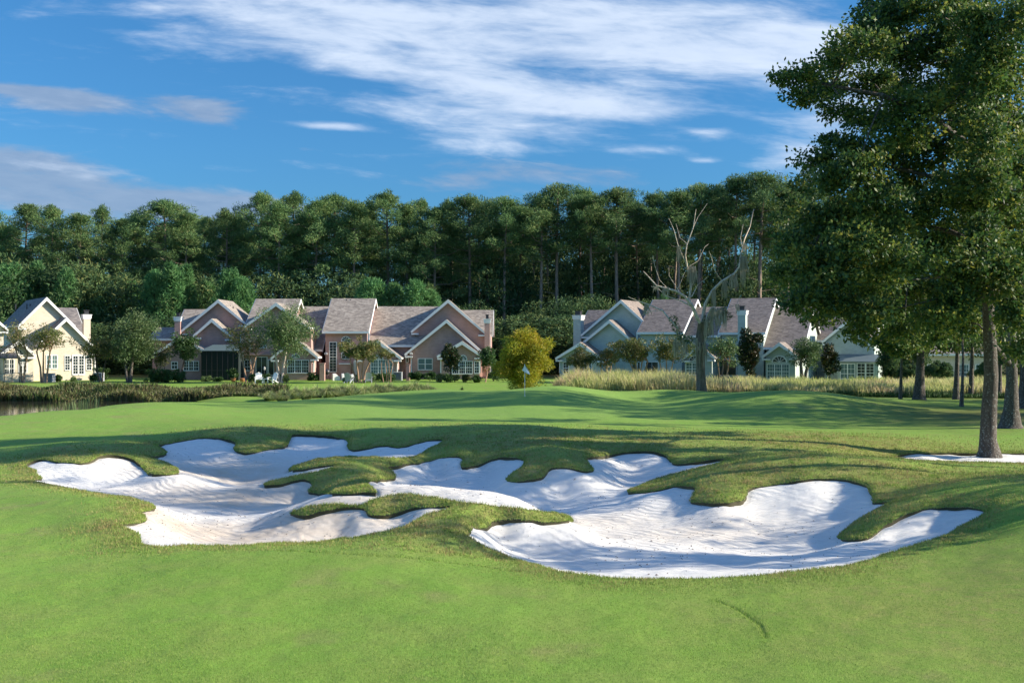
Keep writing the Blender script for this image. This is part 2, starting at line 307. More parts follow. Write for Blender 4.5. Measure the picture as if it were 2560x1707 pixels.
SAND = [(60,1166),(90,1151),(125,1150),(163,1158),(207,1158),(239,1143),(272,1137),(305,1140),(332,1150),(354,1166),(370,1182),(414,1185),(446,1181),(435,1166),(403,1152),(359,1138),(392,1139),(416,1133),(405,1122),(393,1113),
(424,1106),(479,1097),(522,1094),(571,1096),(588,1106),(585,1122),(604,1130),(637,1129),(675,1121),(713,1115),(726,1101),(729,1087),(773,1086),(827,1089),(865,1098),(873,1122),(914,1121),(952,1113),(996,1119),(1034,1109),(1077,1101),(1107,1099),
(1097,1112),(1061,1128),(1023,1143),(969,1146),(898,1143),(844,1144),(784,1152),(746,1163),(721,1175),(762,1173),(805,1164),(849,1162),(816,1173),(762,1185),(702,1197),(658,1212),(697,1210),(746,1199),(773,1202),(778,1215),(767,1227),(816,1231),(871,1235),(914,1231),(944,1234),(925,1218),(912,1207),(952,1199),(985,1190),(980,1177),(963,1166),
(1007,1159),(1061,1153),(1116,1144),(1159,1143),(1154,1166),(1197,1158),(1235,1146),(1281,1143),(1313,1147),(1304,1165),(1281,1179),(1264,1199),(1304,1199),(1345,1195),(1368,1184),(1379,1169),(1420,1168),(1454,1175),(1483,1176),(1480,1165),(1467,1145),(1501,1138),(1558,1130),(1616,1128),(1657,1136),(1680,1156),(1720,1157),(1778,1149),(1822,1147),
(1807,1155),(1755,1168),(1697,1182),(1639,1199),(1599,1214),(1570,1228),(1605,1231),(1651,1223),(1691,1213),(1729,1217),(1735,1231),(1726,1249),(1755,1256),(1813,1257),(1853,1254),(1871,1237),(1876,1224),(1929,1211),(1998,1199),(2067,1194),(2125,1199),(2166,1217),(2177,1237),(2177,1257),(2206,1256),(2241,1252),
(2206,1269),(2154,1295),(2114,1324),(2090,1341),(2125,1348),(2171,1341),(2206,1318),(2258,1289),(2299,1275),(2351,1266),(2414,1265),(2455,1275),(2452,1289),(2391,1324),(2327,1353),(2241,1379),(2154,1405),(2038,1425),(1894,1439),(1778,1448),(1663,1450),(1547,1448),(1460,1439),(1373,1425),(1304,1405),(1246,1379),(1200,1360),(1163,1335),
(1190,1318),(1223,1310),(1246,1302),(1316,1302),(1391,1303),(1428,1299),(1414,1289),(1362,1283),(1287,1271),(1200,1260),(1116,1248),(1034,1238),(980,1239),(925,1250),(903,1261),(816,1264),(762,1269),(721,1283),(762,1287),(805,1275),(860,1269),(909,1272),(914,1286),(958,1287),(996,1275),(1034,1267),(1088,1266),(1125,1267),
(1110,1275),(1061,1288),(1023,1313),(952,1332),(871,1348),(762,1359),(626,1365),(490,1364),(381,1366),(354,1356),(340,1335),(321,1321),(291,1314),(327,1307),(362,1299),(359,1286),(348,1280),(381,1269),(378,1261),(327,1248),(245,1234),(163,1220),(109,1210),(65,1200),(103,1196),(98,1188),(82,1174)]
SAND2 = [(2235,1138),(2299,1132),(2443,1132),(2600,1133),(2750,1136),(2750,1156),(2600,1159),(2500,1158),(2414,1156),(2299,1151),(2250,1144)]
def smooth_loop(pts, k=4):
    p = np.array(pts, float); n = len(p); o = []
    for i in range(n):
        a, b, c, d = p[(i - 1) % n], p[i], p[(i + 1) % n], p[(i + 2) % n]
        for j in range(k):
            t = j / k; o.append(0.5 * ((2 * b) + (c - a) * t + (2 * a - 5 * b + 4 * c - d) * t * t + (3 * b - a - 3 * c + d) * t ** 3))
    return np.array(o)
def project(loop): return np.array([hit(px, py)[:2] for px, py in loop])
POLY = [project(smooth_loop(SAND, 3)), project(smooth_loop(SAND2, 3))]
def ragged(pl):
    a = np.concatenate([pl, pl[:1]]); seg = np.hypot(*(a[1:] - a[:-1]).T); tt = np.r_[0, np.cumsum(seg)]; n = int(tt[-1] / .13); s_ = np.linspace(0, tt[-1], n, endpoint=False)
    X = np.interp(s_, tt, a[:, 0]); Y = np.interp(s_, tt, a[:, 1]); dx = np.roll(X, -1) - np.roll(X, 1); dy = np.roll(Y, -1) - np.roll(Y, 1); L = np.hypot(dx, dy) + 1e-9; r = np.random.RandomState(12)
    k = np.convolve(np.r_[r.randn(n), r.randn(2)], [.25, .5, .25], 'valid')[:n] * .022 + .035 * np.sin(s_ * 2.1 + 3 * np.sin(s_ * .37)); return np.c_[X - dy / L * k, Y + dx / L * k]

POLY = [ragged(p) for p in POLY]
def sdf(X, Y):
    """distance to the sand edge, negative on sand"""
    X = np.ravel(X); Y = np.ravel(Y); best = np.full(len(X), 9.0); inside = np.zeros(len(X), bool)
    for pl in POLY:
        lo = pl.min(0) - 1.2; hi = pl.max(0) + 1.2
        sel = np.where((X > lo[0]) & (X < hi[0]) & (Y > lo[1]) & (Y < hi[1]))[0]
        a = pl; b = np.roll(pl, -1, 0); ab = b - a; L2 = (ab ** 2).sum(1) + 1e-12
        for i in range(0, len(sel), 2500):
            s_ = sel[i:i + 2500]; x = X[s_][:, None]; y = Y[s_][:, None]
            t = np.clip(((x - a[:, 0]) * ab[:, 0] + (y - a[:, 1]) * ab[:, 1]) / L2, 0, 1)
            d = np.sqrt(((x - a[:, 0] - t * ab[:, 0]) ** 2 + (y - a[:, 1] - t * ab[:, 1]) ** 2).min(1))
            cr = ((a[:, 1] > y) != (b[:, 1] > y)) & (x < (b[:, 0] - a[:, 0]) * (y - a[:, 1]) / (b[:, 1] - a[:, 1] + 1e-12) + a[:, 0])
            best[s_] = np.minimum(best[s_], d); inside[s_] ^= (cr.sum(1) % 2 == 1)
    return np.where(inside, -best, best)
def vnoise(X, Y, s, seed):
    rg = np.random.RandomState(seed); G = rg.rand(256, 256); x = X * s + 97.3; y = Y * s + 31.7
    xi = np.floor(x).astype(int); yi = np.floor(y).astype(int); fx = x - xi; fy = y - yi; fx = fx * fx * (3 - 2 * fx); fy = fy * fy * (3 - 2 * fy)
    g = lambda a, b: G[a % 256, b % 256]
    return (g(xi, yi) * (1 - fx) + g(xi + 1, yi) * fx) * (1 - fy) + (g(xi, yi + 1) * (1 - fx) + g(xi + 1, yi + 1) * fx) * fy
# the old cutting line in the turf in front of the bunkers
LINE = [np.array([hit(*p)[:2] for p in pl]) for pl in ([(540, 1371), (700, 1374), (900, 1385), (1060, 1397), (1200, 1415), (1300, 1428)], [(1790, 1500), (1850, 1525), (1900, 1560), (1915, 1590)])]
def linedist(X, Y):
    best = np.full(len(X), 9.0)
    for pl in LINE:
        for a, b in zip(pl[:-1], pl[1:]):
            ab = b - a; t = np.clip(((X - a[0]) * ab[0] + (Y - a[1]) * ab[1]) / (ab @ ab), 0, 1)
            best = np.minimum(best, np.hypot(X - a[0] - t * ab[0], Y - a[1] - t * ab[1]))
    return best
def zdetail(X, Y): return (vnoise(X, Y, 1.1, 3) - .5) * .035 + (vnoise(X, Y, 3.7, 4) - .5) * .016
def zground(X, Y):
    z = zraw(X, Y); X = np.ravel(X); Y = np.ravel(Y); return z + zdetail(X, Y) * np.clip(1.6 - Y / 60, 0, 1)
def gz(x, y): return float(zground([x], [y])[0])
uu = np.concatenate([[-9, -5, -3, -2, -1.4, -1.0, -.8, -.68], np.linspace(-.6, -.49, 14)[:-1], np.linspace(-.49, .49, 1000), np.linspace(.49, .6, 14)[1:], [.68, .8, 1.0, 1.4, 2, 3, 5, 9]])
vv = np.concatenate([np.log([3, 5, 7, 9, 10.5]), np.linspace(math.log(11.5), math.log(130), 900), np.log([140, 160, 190, 240, 320, 500, 900, 2000, 5000])])
UG, VG = np.meshgrid(uu, vv); GY = np.exp(VG).ravel(); GX = UG.ravel() * GY
GZ = zground(GX, GY); SD = sdf(GX, GY)
nu, nv = len(uu), len(vv)
ii = np.arange(nu * nv).reshape(nv, nu); q = np.stack([ii[:-1, :-1], ii[:-1, 1:], ii[1:, 1:], ii[1:, :-1]], -1).reshape(-1, 4)
SD = np.where(np.abs(SD) < 1e-4, 1e-4, SD)
sgn = SD[q] > 0; allg = sgn.all(1); alls = (~sgn).all(1); mixq = ~(allg | alls)
def clip_side(keep_pos):
    """cut the grid along the sand edge; returns verts, tris for one side"""
    qs = q[allg if keep_pos else alls]; tris = [np.r_[qs[:, [0, 1, 2]], qs[:, [0, 2, 3]]]]; ex = []; ed = {}
    mt = q[mixq]; mt = np.r_[mt[:, [0, 1, 2]], mt[:, [0, 2, 3]]]; add = []; nb = nu * nv
    def cut(a, b):
        k = (min(a, b), max(a, b))
        if k not in ed:
            a, b = k; t = SD[a] / (SD[a] - SD[b]); ed[k] = nb + len(ex)
            ex.append((GX[a] + t * (GX[b] - GX[a]), GY[a] + t * (GY[b] - GY[a])))
        return ed[k]
    for tr in mt.tolist():
        s_ = [(SD[i] > 0) == keep_pos for i in tr]; k = sum(s_)
        if k == 3: add.append(tr)
        elif k == 1:
            i = s_.index(True); a, b, c = tr[i], tr[(i + 1) % 3], tr[(i + 2) % 3]; add.append([a, cut(a, b), cut(a, c)])
        elif k == 2:
            i = s_.index(False); a, b, c = tr[i], tr[(i + 1) % 3], tr[(i + 2) % 3]; ab, ac = cut(a, b), cut(a, c)
            add.append([ab, b, c]); add.append([ab, c, ac])
    tris = np.r_[tris[0], np.array(add)]; ex = np.array(ex)
    X = np.r_[GX, ex[:, 0]]; Y = np.r_[GY, ex[:, 1]]; Z = np.r_[GZ, zground(ex[:, 0], ex[:, 1])]; S = np.r_[SD, np.zeros(len(ex))]
    use = np.unique(tris); rm = np.full(len(X), -1); rm[use] = np.arange(len(use))
    return X[use], Y[use], Z[use], S[use], rm[tris], use
def zgrass(Z, S): return Z + .035 * np.exp(-(S / .4) ** 2) - .03 * np.exp(-(S / .045) ** 2)
def ell(X, Y, px, py, rx, ry):
    """soft ellipse on the ground around the place seen at a photo pixel (radii in metres)"""
    x, y, _ = hit(px, py); return np.exp(-(((X - x) / rx) ** 2 + ((Y - y) / ry) ** 2))
gx, gy, gzz, gs, gt, guse = clip_side(True)
RB = vnoise(gx, gy, .35, 9)
ROUGH = [(1400, 1100, 9, 4.5), (1900, 1180, 6, 4), (1150, 1310, 2.2, 2.2), (2300, 1185, 5, 3), (2100, 1110, 8, 4), (200, 1128, 3, 2), (650, 1085, 3, 3)]
def rough_at(X, Y, S):
    r = np.exp(-(np.clip(S, 0, 9) / .75) ** 2) * np.clip((Y - 17) / 9, .35, 1)
    for e in ROUGH: r = np.maximum(r, ell(X, Y, *e))
    return np.clip(r * (.45 + .75 * vnoise(X, Y, 1.2, 8)), 0, 1)
rough = rough_at(gx, gy, gs)
rough = np.maximum(rough, .55 * ell(gx, gy, 2450, 1500, 4, 4))
green = np.clip(1.5 * ell(gx, gy, 1330, 1000, 16, 9), 0, 1) * .8
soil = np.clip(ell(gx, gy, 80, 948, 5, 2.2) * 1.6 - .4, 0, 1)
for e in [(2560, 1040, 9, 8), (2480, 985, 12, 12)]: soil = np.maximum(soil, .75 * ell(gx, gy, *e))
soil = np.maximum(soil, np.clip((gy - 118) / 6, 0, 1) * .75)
ld = linedist(gx, gy); gzz = gzz - .02 * np.exp(-(ld / .03) ** 2)
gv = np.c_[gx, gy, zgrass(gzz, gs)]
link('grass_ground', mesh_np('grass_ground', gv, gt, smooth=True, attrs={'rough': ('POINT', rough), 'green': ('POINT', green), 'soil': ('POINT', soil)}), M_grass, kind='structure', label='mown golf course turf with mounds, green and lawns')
LIP = .035
sx, sy, sz, ss, st_, suse = clip_side(False)
damp = np.zeros(len(sx))
for e in [(560, 1185, 3.2, 2.2), (450, 1310, 3.2, 1.6), (700, 1320, 3.5, 1.6), (600, 1240, 4, 2.0), (1700, 1330, 3.0, 1.6), (1500, 1300, 2, 1.2)]: damp = np.maximum(damp, ell(sx, sy, *e) * (1.0 if e[0] < 1000 else .5))
dn = -ss
lipv = .006 + .075 * np.clip(vnoise(sx, sy, 1.3, 33) * 1.5 - .35, 0, 1)
sz2 = sz - lipv - .03 * np.exp(-(dn / .10) ** 2) + (vnoise(sx, sy, 2.3, 21) - .5) * .03 + (vnoise(sx, sy, 6, 22) - .5) * .014
link('bunker_sand', mesh_np('bunker_sand', np.c_[sx, sy, sz2], st_, smooth=True, attrs={'damp': ('POINT', damp)}), M_sand, kind='structure', label='white raked sand of the bunkers')
# turf edge standing above the sand
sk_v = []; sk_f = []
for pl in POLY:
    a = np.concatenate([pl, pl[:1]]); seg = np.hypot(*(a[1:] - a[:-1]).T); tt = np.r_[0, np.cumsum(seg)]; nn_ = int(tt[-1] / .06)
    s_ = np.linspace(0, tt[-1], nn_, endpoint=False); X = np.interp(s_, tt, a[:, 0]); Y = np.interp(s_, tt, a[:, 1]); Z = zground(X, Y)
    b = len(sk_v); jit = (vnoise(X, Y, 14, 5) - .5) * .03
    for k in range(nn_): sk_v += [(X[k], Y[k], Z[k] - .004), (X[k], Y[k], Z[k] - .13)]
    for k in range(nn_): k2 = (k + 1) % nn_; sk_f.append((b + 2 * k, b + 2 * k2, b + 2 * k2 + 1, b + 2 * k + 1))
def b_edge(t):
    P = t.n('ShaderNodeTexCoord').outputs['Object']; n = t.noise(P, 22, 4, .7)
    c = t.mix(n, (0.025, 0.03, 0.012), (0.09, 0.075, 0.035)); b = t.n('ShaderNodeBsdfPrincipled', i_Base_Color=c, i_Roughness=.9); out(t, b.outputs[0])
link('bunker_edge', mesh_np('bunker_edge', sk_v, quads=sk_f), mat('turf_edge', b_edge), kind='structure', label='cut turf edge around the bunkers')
# ------------------------------------------------------------------ pond
def b_water(t):
    P = t.n('ShaderNodeTexCoord').outputs['Object']; mp = t.n('ShaderNodeMapping', i_Vector=P); mp.inputs['Scale'].default_value = (1, 2.2, 1)
    h = t.noise(mp.outputs[0], 1.7, 4, .6)
    b = t.n('ShaderNodeBsdfPrincipled', i_Base_Color=(.035, .035, .025, 1), i_Roughness=.04, i_Normal=bump(t, h, .10, .05)); out(t, b.outputs[0])
M_water = mat('pond_water', b_water)
MB().poly([(-90, 50, -.62), (-17, 50, -.62), (-17, 90, -.62), (-90, 90, -.62)]).build('pond_water', M_water, kind='structure', label='still pond reflecting the houses')

# ------------------------------------------------------------------ standing grass blades on the near turf
def b_blade(t):
    r = attr(t, 'lv'); P = t.n('ShaderNodeTexCoord').outputs['Object']
    c = t.ramp(r, [(0.0, (.085, .17, .025)), (.45, (.18, .32, .05)), (.8, (.29, .40, .09)), (1.0, (.42, .40, .17))])
    c = t.mix(attr(t, 'dry'), c, (.36, .29, .13))
    d = t.n('ShaderNodeBsdfPrincipled', i_Base_Color=c, i_Roughness=.7); d.inputs['Specular IOR Level'].default_value = .1
    tr = t.n('ShaderNodeBsdfTranslucent', i_Color=c); mx = t.n('ShaderNodeMixShader', i_0=.25); t.lk(d.outputs[0], mx.inputs[1]); t.lk(tr.outputs[0], mx.inputs[2]); out(t, mx.outputs[0])
M_blade = mat('grass_blade', b_blade)
def blades(rg, X, Y, Z, h, wd, dry):
    n = len(X); a = rg.rand(n) * 2 * math.pi; t = rg.rand(n) * 2 * math.pi; ln = h * (.2 + .6 * rg.rand(n))
    v = np.empty((n, 3, 3)); cx = np.cos(a) * wd; cy = np.sin(a) * wd
    v[:, 0] = np.c_[X - cx, Y - cy, Z - .012]; v[:, 1] = np.c_[X + cx, Y + cy, Z - .012]; v[:, 2] = np.c_[X + np.cos(t) * ln, Y + np.sin(t) * ln, Z + h]
    lv = np.repeat(rg.rand(n), 3); return v.reshape(-1, 3), np.arange(3 * n).reshape(-1, 3), lv, np.repeat(dry, 3)
rg = np.random.RandomState(7)
def near_grass():
    n = 620000; px = rg.rand(n) * 2800 - 120; lo, hi = math.log(11.8), math.log(46)
    Y = np.exp(lo + (hi - lo) * rg.rand(n) ** 1.25); X = (px - CX) / F * Y
    S = sdf(X, Y); dens = np.where(Y < 28, 1, np.clip(2.2 - S, .35, 1)); k = (S > .008) & (rg.rand(n) < dens); X, Y, S = X[k], Y[k], S[k]
    Z = zgrass(zground(X, Y), S); near = np.exp(-(S / .9) ** 2); patch = vnoise(X, Y, .5, 41)
    rr = rough_at(X, Y, S); near = np.maximum(near, .8 * rr); h = (.010 + .026 * near + .010 * rg.rand(len(X))) * (.7 + .6 * patch); ld_ = linedist(X, Y); h = np.where((ld_ < .10) & (rg.rand(len(X)) < .6), .038, h)
    dry = np.clip(near * (.35 + .6 * (vnoise(X, Y, 1.7, 44) > .45)) * (rg.rand(len(X)) < .7) + .12 * rg.rand(len(X)), 0, .8)
    wd = .002 + .00012 * Y + .003 * near
    v, f, lv, dr = blades(rg, X, Y, Z, h, wd, dry)
    link('grass_blades', mesh_np('grass_blades', v, f, attrs={'lv': ('POINT', lv), 'dry': ('POINT', dr)}), M_blade, kind='stuff', label='mown grass blades standing on the near turf', category='grass')
near_grass()
def lip_grass():
    X = []; Y = []
    for pl in POLY:
        a = np.concatenate([pl, pl[:1]]); seg = np.hypot(*(a[1:] - a[:-1]).T); tt = np.r_[0, np.cumsum(seg)]; m = int(tt[-1] * 330)
        s_ = rg.rand(m) * tt[-1]; X.append(np.interp(s_, tt, a[:, 0]) + rg.randn(m) * .06); Y.append(np.interp(s_, tt, a[:, 1]) + rg.randn(m) * .05)
    X = np.concatenate(X); Y = np.concatenate(Y); S = sdf(X, Y); k = (S > -.03) & (S < .2); X, Y, S = X[k], Y[k], S[k]
    Z = zgrass(zground(X, Y), S); h = .02 + .045 * rg.rand(len(X)) ** 1.5; dry = (rg.rand(len(X)) < .55) * .9 * rg.rand(len(X))
    v, f, lv, dr = blades(rg, X, Y, Z, h, .004 + .00014 * Y, dry)
    link('grass_fringe', mesh_np('grass_fringe', v, f, attrs={'lv': ('POINT', lv), 'dry': ('POINT', dr)}), M_blade, kind='stuff', label='longer grass fringe hanging over the bunker edges', category='grass')
lip_grass()

def rough_grass():
    n = 900000; px = rg.rand(n) * 2700 - 60; lo, hi = math.log(20), math.log(46); Y = np.exp(lo + (hi - lo) * rg.rand(n)); X = (px - CX) / F * Y
    keep = np.zeros(n, bool); S = sdf(X, Y); r = rough_at(X, Y, S); tuft = vnoise(X, Y, 5.5, 51) * .6 + vnoise(X, Y, 13, 52) * .4
    k = (S > .01) & (rg.rand(n) < r * np.clip(tuft * 3.2 - 1.05, 0, 1) * .62); X, Y, S, tuft = X[k], Y[k], S[k], tuft[k]
    Z = zgrass(zground(X, Y), S); h = .03 + .05 * rg.rand(len(X)) * tuft * 1.6; col_ = vnoise(X, Y, 2.6, 53) * .5 + vnoise(X, Y, 9, 54) * .5
    dry = np.clip(col_ * 2.4 - .75 + .3 * rg.rand(len(X)), 0, 1); v, f, lv, dr = blades(rg, X, Y, Z, h, .004 + .0002 * Y, dry)
    lv = lv * np.repeat(np.clip(.25 + 1.1 * vnoise(X, Y, 7, 55), 0, 1), 3)
    link('rough_grass', mesh_np('rough_grass', v, f, attrs={'lv': ('POINT', lv), 'dry': ('POINT', dr)}), M_blade, kind='stuff', label='tufted olive and straw rough on the mounds', category='grass')
rough_grass()

def debris():
    n = 3200; px = rg.uniform(60, 2460, n); Y = np.exp(rg.uniform(math.log(19), math.log(42), n)); X = (px - CX) / F * Y; k = sdf(X, Y) < -.1; X, Y = X[k], Y[k]
    k = rg.rand(len(X)) < np.clip(vnoise(X, Y, .8, 71) * 2.4 - .6, .05, 1); X, Y = X[k], Y[k]; n = len(X); S = sdf(X, Y)
    Z = zground(X, Y) - (.006 + .075 * np.clip(vnoise(X, Y, 1.3, 33) * 1.5 - .35, 0, 1)) - .03 * np.exp(-(S / .10) ** 2) + (vnoise(X, Y, 2.3, 21) - .5) * .03 + (vnoise(X, Y, 6, 22) - .5) * .014
    a = rg.rand(n) * 3.14; l = .010 + .025 * rg.rand(n) ** 2; w_ = .006 + .008 * rg.rand(n); u = np.c_[np.cos(a), np.sin(a), 0 * a]; t = np.c_[-np.sin(a), np.cos(a), 0 * a]; B = np.c_[X, Y, Z + .004]
    v = np.stack([B - u * l[:, None], B + t * w_[:, None], B + u * l[:, None], B - t * w_[:, None], B + (0, 0, 1) * (.012 + .012 * rg.rand(n))[:, None]], 1).reshape(-1, 3); i = np.arange(n) * 5
    f = np.concatenate([np.c_[i, i + 1, i + 4], np.c_[i + 1, i + 2, i + 4], np.c_[i + 2, i + 3, i + 4], np.c_[i + 3, i, i + 4]])
    def b_deb(t_): out(t_, t_.n('ShaderNodeBsdfPrincipled', i_Base_Color=(.16, .12, .09, 1), i_Roughness=.9).outputs[0])
    link('sand_debris', mesh_np('sand_debris', v, f), mat('dry_debris', b_deb), kind='stuff', label='scattered crumbs and dry leaf bits on the sand', category='debris')
debris()
# ------------------------------------------------------------------ vegetation
def b_leaf(cols, trans=.25, rough=.55, rnd=.35):
    def f(t):
        oi = t.n('ShaderNodeObjectInfo').outputs['Random']; lv = attr(t, 'lv'); P = t.n('ShaderNodeTexCoord').outputs['Object']
        c = t.ramp(lv, [(i / (len(cols) - 1), x) for i, x in enumerate(cols)])
        k = t.m('ADD', 1 - rnd * .5, t.m('MULTIPLY', oi, rnd)); pn = t.noise(P, .5, 2, .5); k = t.m('MULTIPLY', k, t.m('ADD', .65, t.m('MULTIPLY', pn, .7)))
        c = t.mix(1.0, c, t.n('ShaderNodeCombineColor', i_0=k, i_1=k, i_2=k).outputs[0], 'MULTIPLY')
        d = t.n('ShaderNodeBsdfPrincipled', i_Base_Color=c, i_Roughness=rough); d.inputs['Specular IOR Level'].default_value = .35
        tr = t.n('ShaderNodeBsdfTranslucent', i_Color=c); mx = t.n('ShaderNodeMixShader', i_0=trans)
        t.lk(d.outputs[0], mx.inputs[1]); t.lk(tr.outputs[0], mx.inputs[2]); out(t, mx.outputs[0])
    return f
def b_bark(c0, c1, sc=6, spots=None):
    def f(t):
        P = t.n('ShaderNodeTexCoord').outputs['Object']; mp = t.n('ShaderNodeMapping', i_Vector=P); mp.inputs['Scale'].default_value = (1, 1, .25)
        n = t.noise(mp.outputs[0], sc, 5, .7); n2 = t.noise(P, sc * 1.5, 4, .7); c = t.mix(t.ramp(n, [(.3, 0.0), (.7, 1.0)]), c0, c1)
        if spots: c = t.mix(t.ramp(n2, [(.56, 0.0), (.62, .9)]), c, spots)
        b = t.n('ShaderNodeBsdfPrincipled', i_Base_Color=c, i_Roughness=.9, i_Normal=bump(t, n, .9, .06)); out(t, b.outputs[0])
    return f
L_pine = mat('pine_needles', b_leaf([(.038, .095, .042), (.085, .17, .06), (.16, .25, .075), (.25, .27, .10)], .3, .75))
L_young = mat('young_pine_needles', b_leaf([(.05, .14, .05), (.10, .24, .075), (.17, .30, .10)], .35, .75))
L_wood = mat('undergrowth_leaves', b_leaf([(.022, .06, .028), (.05, .105, .04), (.095, .155, .05), (.18, .18, .06)], .3, .8))
L_oak = mat('oak_leaves', b_leaf([(.017, .05, .02), (.042, .098, .027), (.11, .165, .032), (.34, .31, .05)], .38, .55))
L_myrtle = mat('myrtle_leaves', b_leaf([(.045, .085, .02), (.085, .12, .03), (.15, .15, .045), (.22, .15, .06)], .3))
L_birch = mat('birch_leaves', b_leaf([(.06, .12, .045), (.11, .18, .06), (.20, .24, .10)], .3))
L_magn = mat('magnolia_leaves', b_leaf([(.015, .035, .015), (.03, .055, .02), (.10, .055, .025)], .1, .3))
L_gold = mat('golden_needles', b_leaf([(.13, .20, .02), (.28, .31, .02), (.42, .36, .03), (.42, .25, .03)], .4))
L_shrub = mat('shrub_leaves', b_leaf([(.02, .06, .015), (.045, .10, .025), (.08, .14, .035)], .2))
L_vari = mat('variegated_leaves', b_leaf([(.10, .15, .04), (.30, .30, .10), (.50, .46, .20)], .2))
L_moss = mat('spanish_moss', b_leaf([(.24, .22, .15), (.38, .34, .24), (.48, .42, .30)], .3, .9, .1))
L_straw = mat('feather_grass', b_leaf([(.26, .36, .09), (.42, .46, .15), (.58, .54, .25), (.60, .42, .30)], .45, .8))
L_fount = mat('fountain_grass', b_leaf([(.16, .26, .07), (.34, .40, .15), (.56, .52, .27)], .4, .7))
L_reed = mat('pond_margin_leaves', b_leaf([(.035, .07, .02), (.08, .12, .03), (.15, .12, .06), (.14, .22, .05)], .3))
K_pine = mat('pine_bark', b_bark((.12, .085, .07), (.38, .28, .21), 5)); K_oak = mat('oak_bark', b_bark((.035, .028, .022), (.12, .095, .075), 9, (.26, .26, .23)))
K_myr = mat('myrtle_bark', b_bark((.22, .12, .07), (.42, .28, .19), 6)); K_dead = mat('dead_wood', b_bark((.32, .25, .18), (.78, .67, .55), 7, (.09, .09, .045)))
K_snag = mat('snag_bark', b_bark((.05, .04, .03), (.22, .17, .12), 6, (.07, .085, .04)))
K_birch = mat('birch_bark', b_bark((.30, .22, .17), (.60, .52, .45), 5)); K_dark = mat('dark_bark', b_bark((.03, .025, .022), (.09, .07, .055), 6))
def cards(rg, C_, Rd, n, ln, wd, upb=.3, shell=.5, quad=False, droop=0):
    """leaf cards scattered in ellipsoids C_ (k,3) with radii Rd (k,3); n per ellipsoid"""
    C_ = np.asarray(C_, float); Rd = np.asarray(Rd, float); k = len(C_); N = k * n
    d = rg.randn(N, 3); d /= np.linalg.norm(d, axis=1)[:, None]; r = rg.rand(N) ** (1 / (3 - 0)) * (1 - shell) + shell * (.75 + .3 * rg.rand(N))
    ci = np.repeat(np.arange(k), n); P = C_[ci] + d * r[:, None] * Rd[ci]
    a = rg.randn(N, 3) + d * .7; a[:, 2] += upb - droop; a /= np.linalg.norm(a, axis=1)[:, None]
    b = np.cross(a, rg.randn(N, 3)); b /= np.linalg.norm(b, axis=1)[:, None]
    L = (ln * (.6 + .8 * rg.rand(N)))[:, None]; Wd = (wd * (.6 + .8 * rg.rand(N)))[:, None]
    cl = np.repeat(rg.rand(k), n); lv = np.clip(.45 * cl + .55 * rg.rand(N), 0, 1)
    if quad:
        v = np.stack([P, P + a * L * .5 + b * Wd, P + a * L, P + a * L * .5 - b * Wd], 1).reshape(-1, 3); return v, np.arange(4 * N).reshape(-1, 4), np.repeat(lv, 4)
    v = np.stack([P - b * Wd, P + b * Wd, P + a * L], 1).reshape(-1, 3); return v, np.arange(3 * N).reshape(-1, 3), np.repeat(lv, 3)
def card_mesh(name, rg, C_, Rd, n, ln, wd, quad=False, **k):
    v, f, lv = cards(rg, C_, Rd, n, ln, wd, quad=quad, **k)
    return mesh_np(name, v, None if quad else f, f if quad else None, attrs={'lv': ('POINT', lv)})
rnd = random.Random(5)
# ---- tall pines: shared variants
def pine_variant(seed, H, R_, low, dense, lean):
    rg = np.random.RandomState(seed); mb = MB(); trunk = [(lean * (t ** 2) * H * .06 + .15 * math.sin(4 * t + seed), .2 * math.sin(3 * t + seed * 2), t * H) for t in np.linspace(0, .97, 9)]
    mb.tube(trunk, [.27 * (1 - .75 * t) + .02 for t in np.linspace(0, 1, 9)], 7)
    def tp(z): t = z / H / .97 * 8; i = min(int(t), 7); f = t - i; return Vector(trunk[i]).lerp(Vector(trunk[i + 1]), min(f, 1))
    Cc = []; Rr = []; nb = int(30 * dense)
    for i in range(nb):
        f = (i + .5) / nb; z = H * (low + (1 - low) * f ** .85); prof = math.sin(math.pi * min(1, .22 + .78 * f) ** 1.0) ** .75 if f > .05 else .6
        L = R_ * (.35 + .75 * prof) * (.65 + .5 * rg.rand()) * (1 - .6 * f ** 4); a = i * 2.4 + rg.rand() * 1.2; base = tp(min(z, H * .95)); rise = L * (.1 + .35 * f + .15 * rg.rand())
        tip = base + Vector((math.cos(a) * L, math.sin(a) * L, rise)); mid = base.lerp(tip, .5) + Vector((0, 0, -.12 * L))
        mb.tube([base, mid, tip], [.07, .045, .02], 4, False)
        for j in range(3 + int(L > 2.5) + int(L > 3.5)):
            t = .45 + .55 * (j + rg.rand() * .6) / 4; p = base.lerp(tip, min(t, 1.02)); s_ = .55 + .5 * rg.rand()
            Cc.append((p.x + rg.randn() * .35, p.y + rg.randn() * .35, p.z + rg.rand() * .4)); Rr.append((s_ * 1.15, s_ * 1.15, s_ * .8))
    top = tp(H * .96)
    for j in range(7): Cc.append((top.x + rg.randn() * .35, top.y + rg.randn() * .35, H - 2.2 * rg.rand())); Rr.append((.6, .6, .6))
    for j in range(int(6)):                                        # dead snags below the crown
        z = H * (low * (.45 + .55 * rg.rand())); b = tp(z); a = rg.rand() * 6.3; L = .8 + 1.6 * rg.rand(); mb.tube([b, b + Vector((math.cos(a) * L, math.sin(a) * L, .2 * L))], [.04, .015], 4, False)
    crown = card_mesh('crown', rg, Cc, Rr, 105, .40, .045, upb=.6, shell=.3)
    return mb.mesh('trunk', True), crown
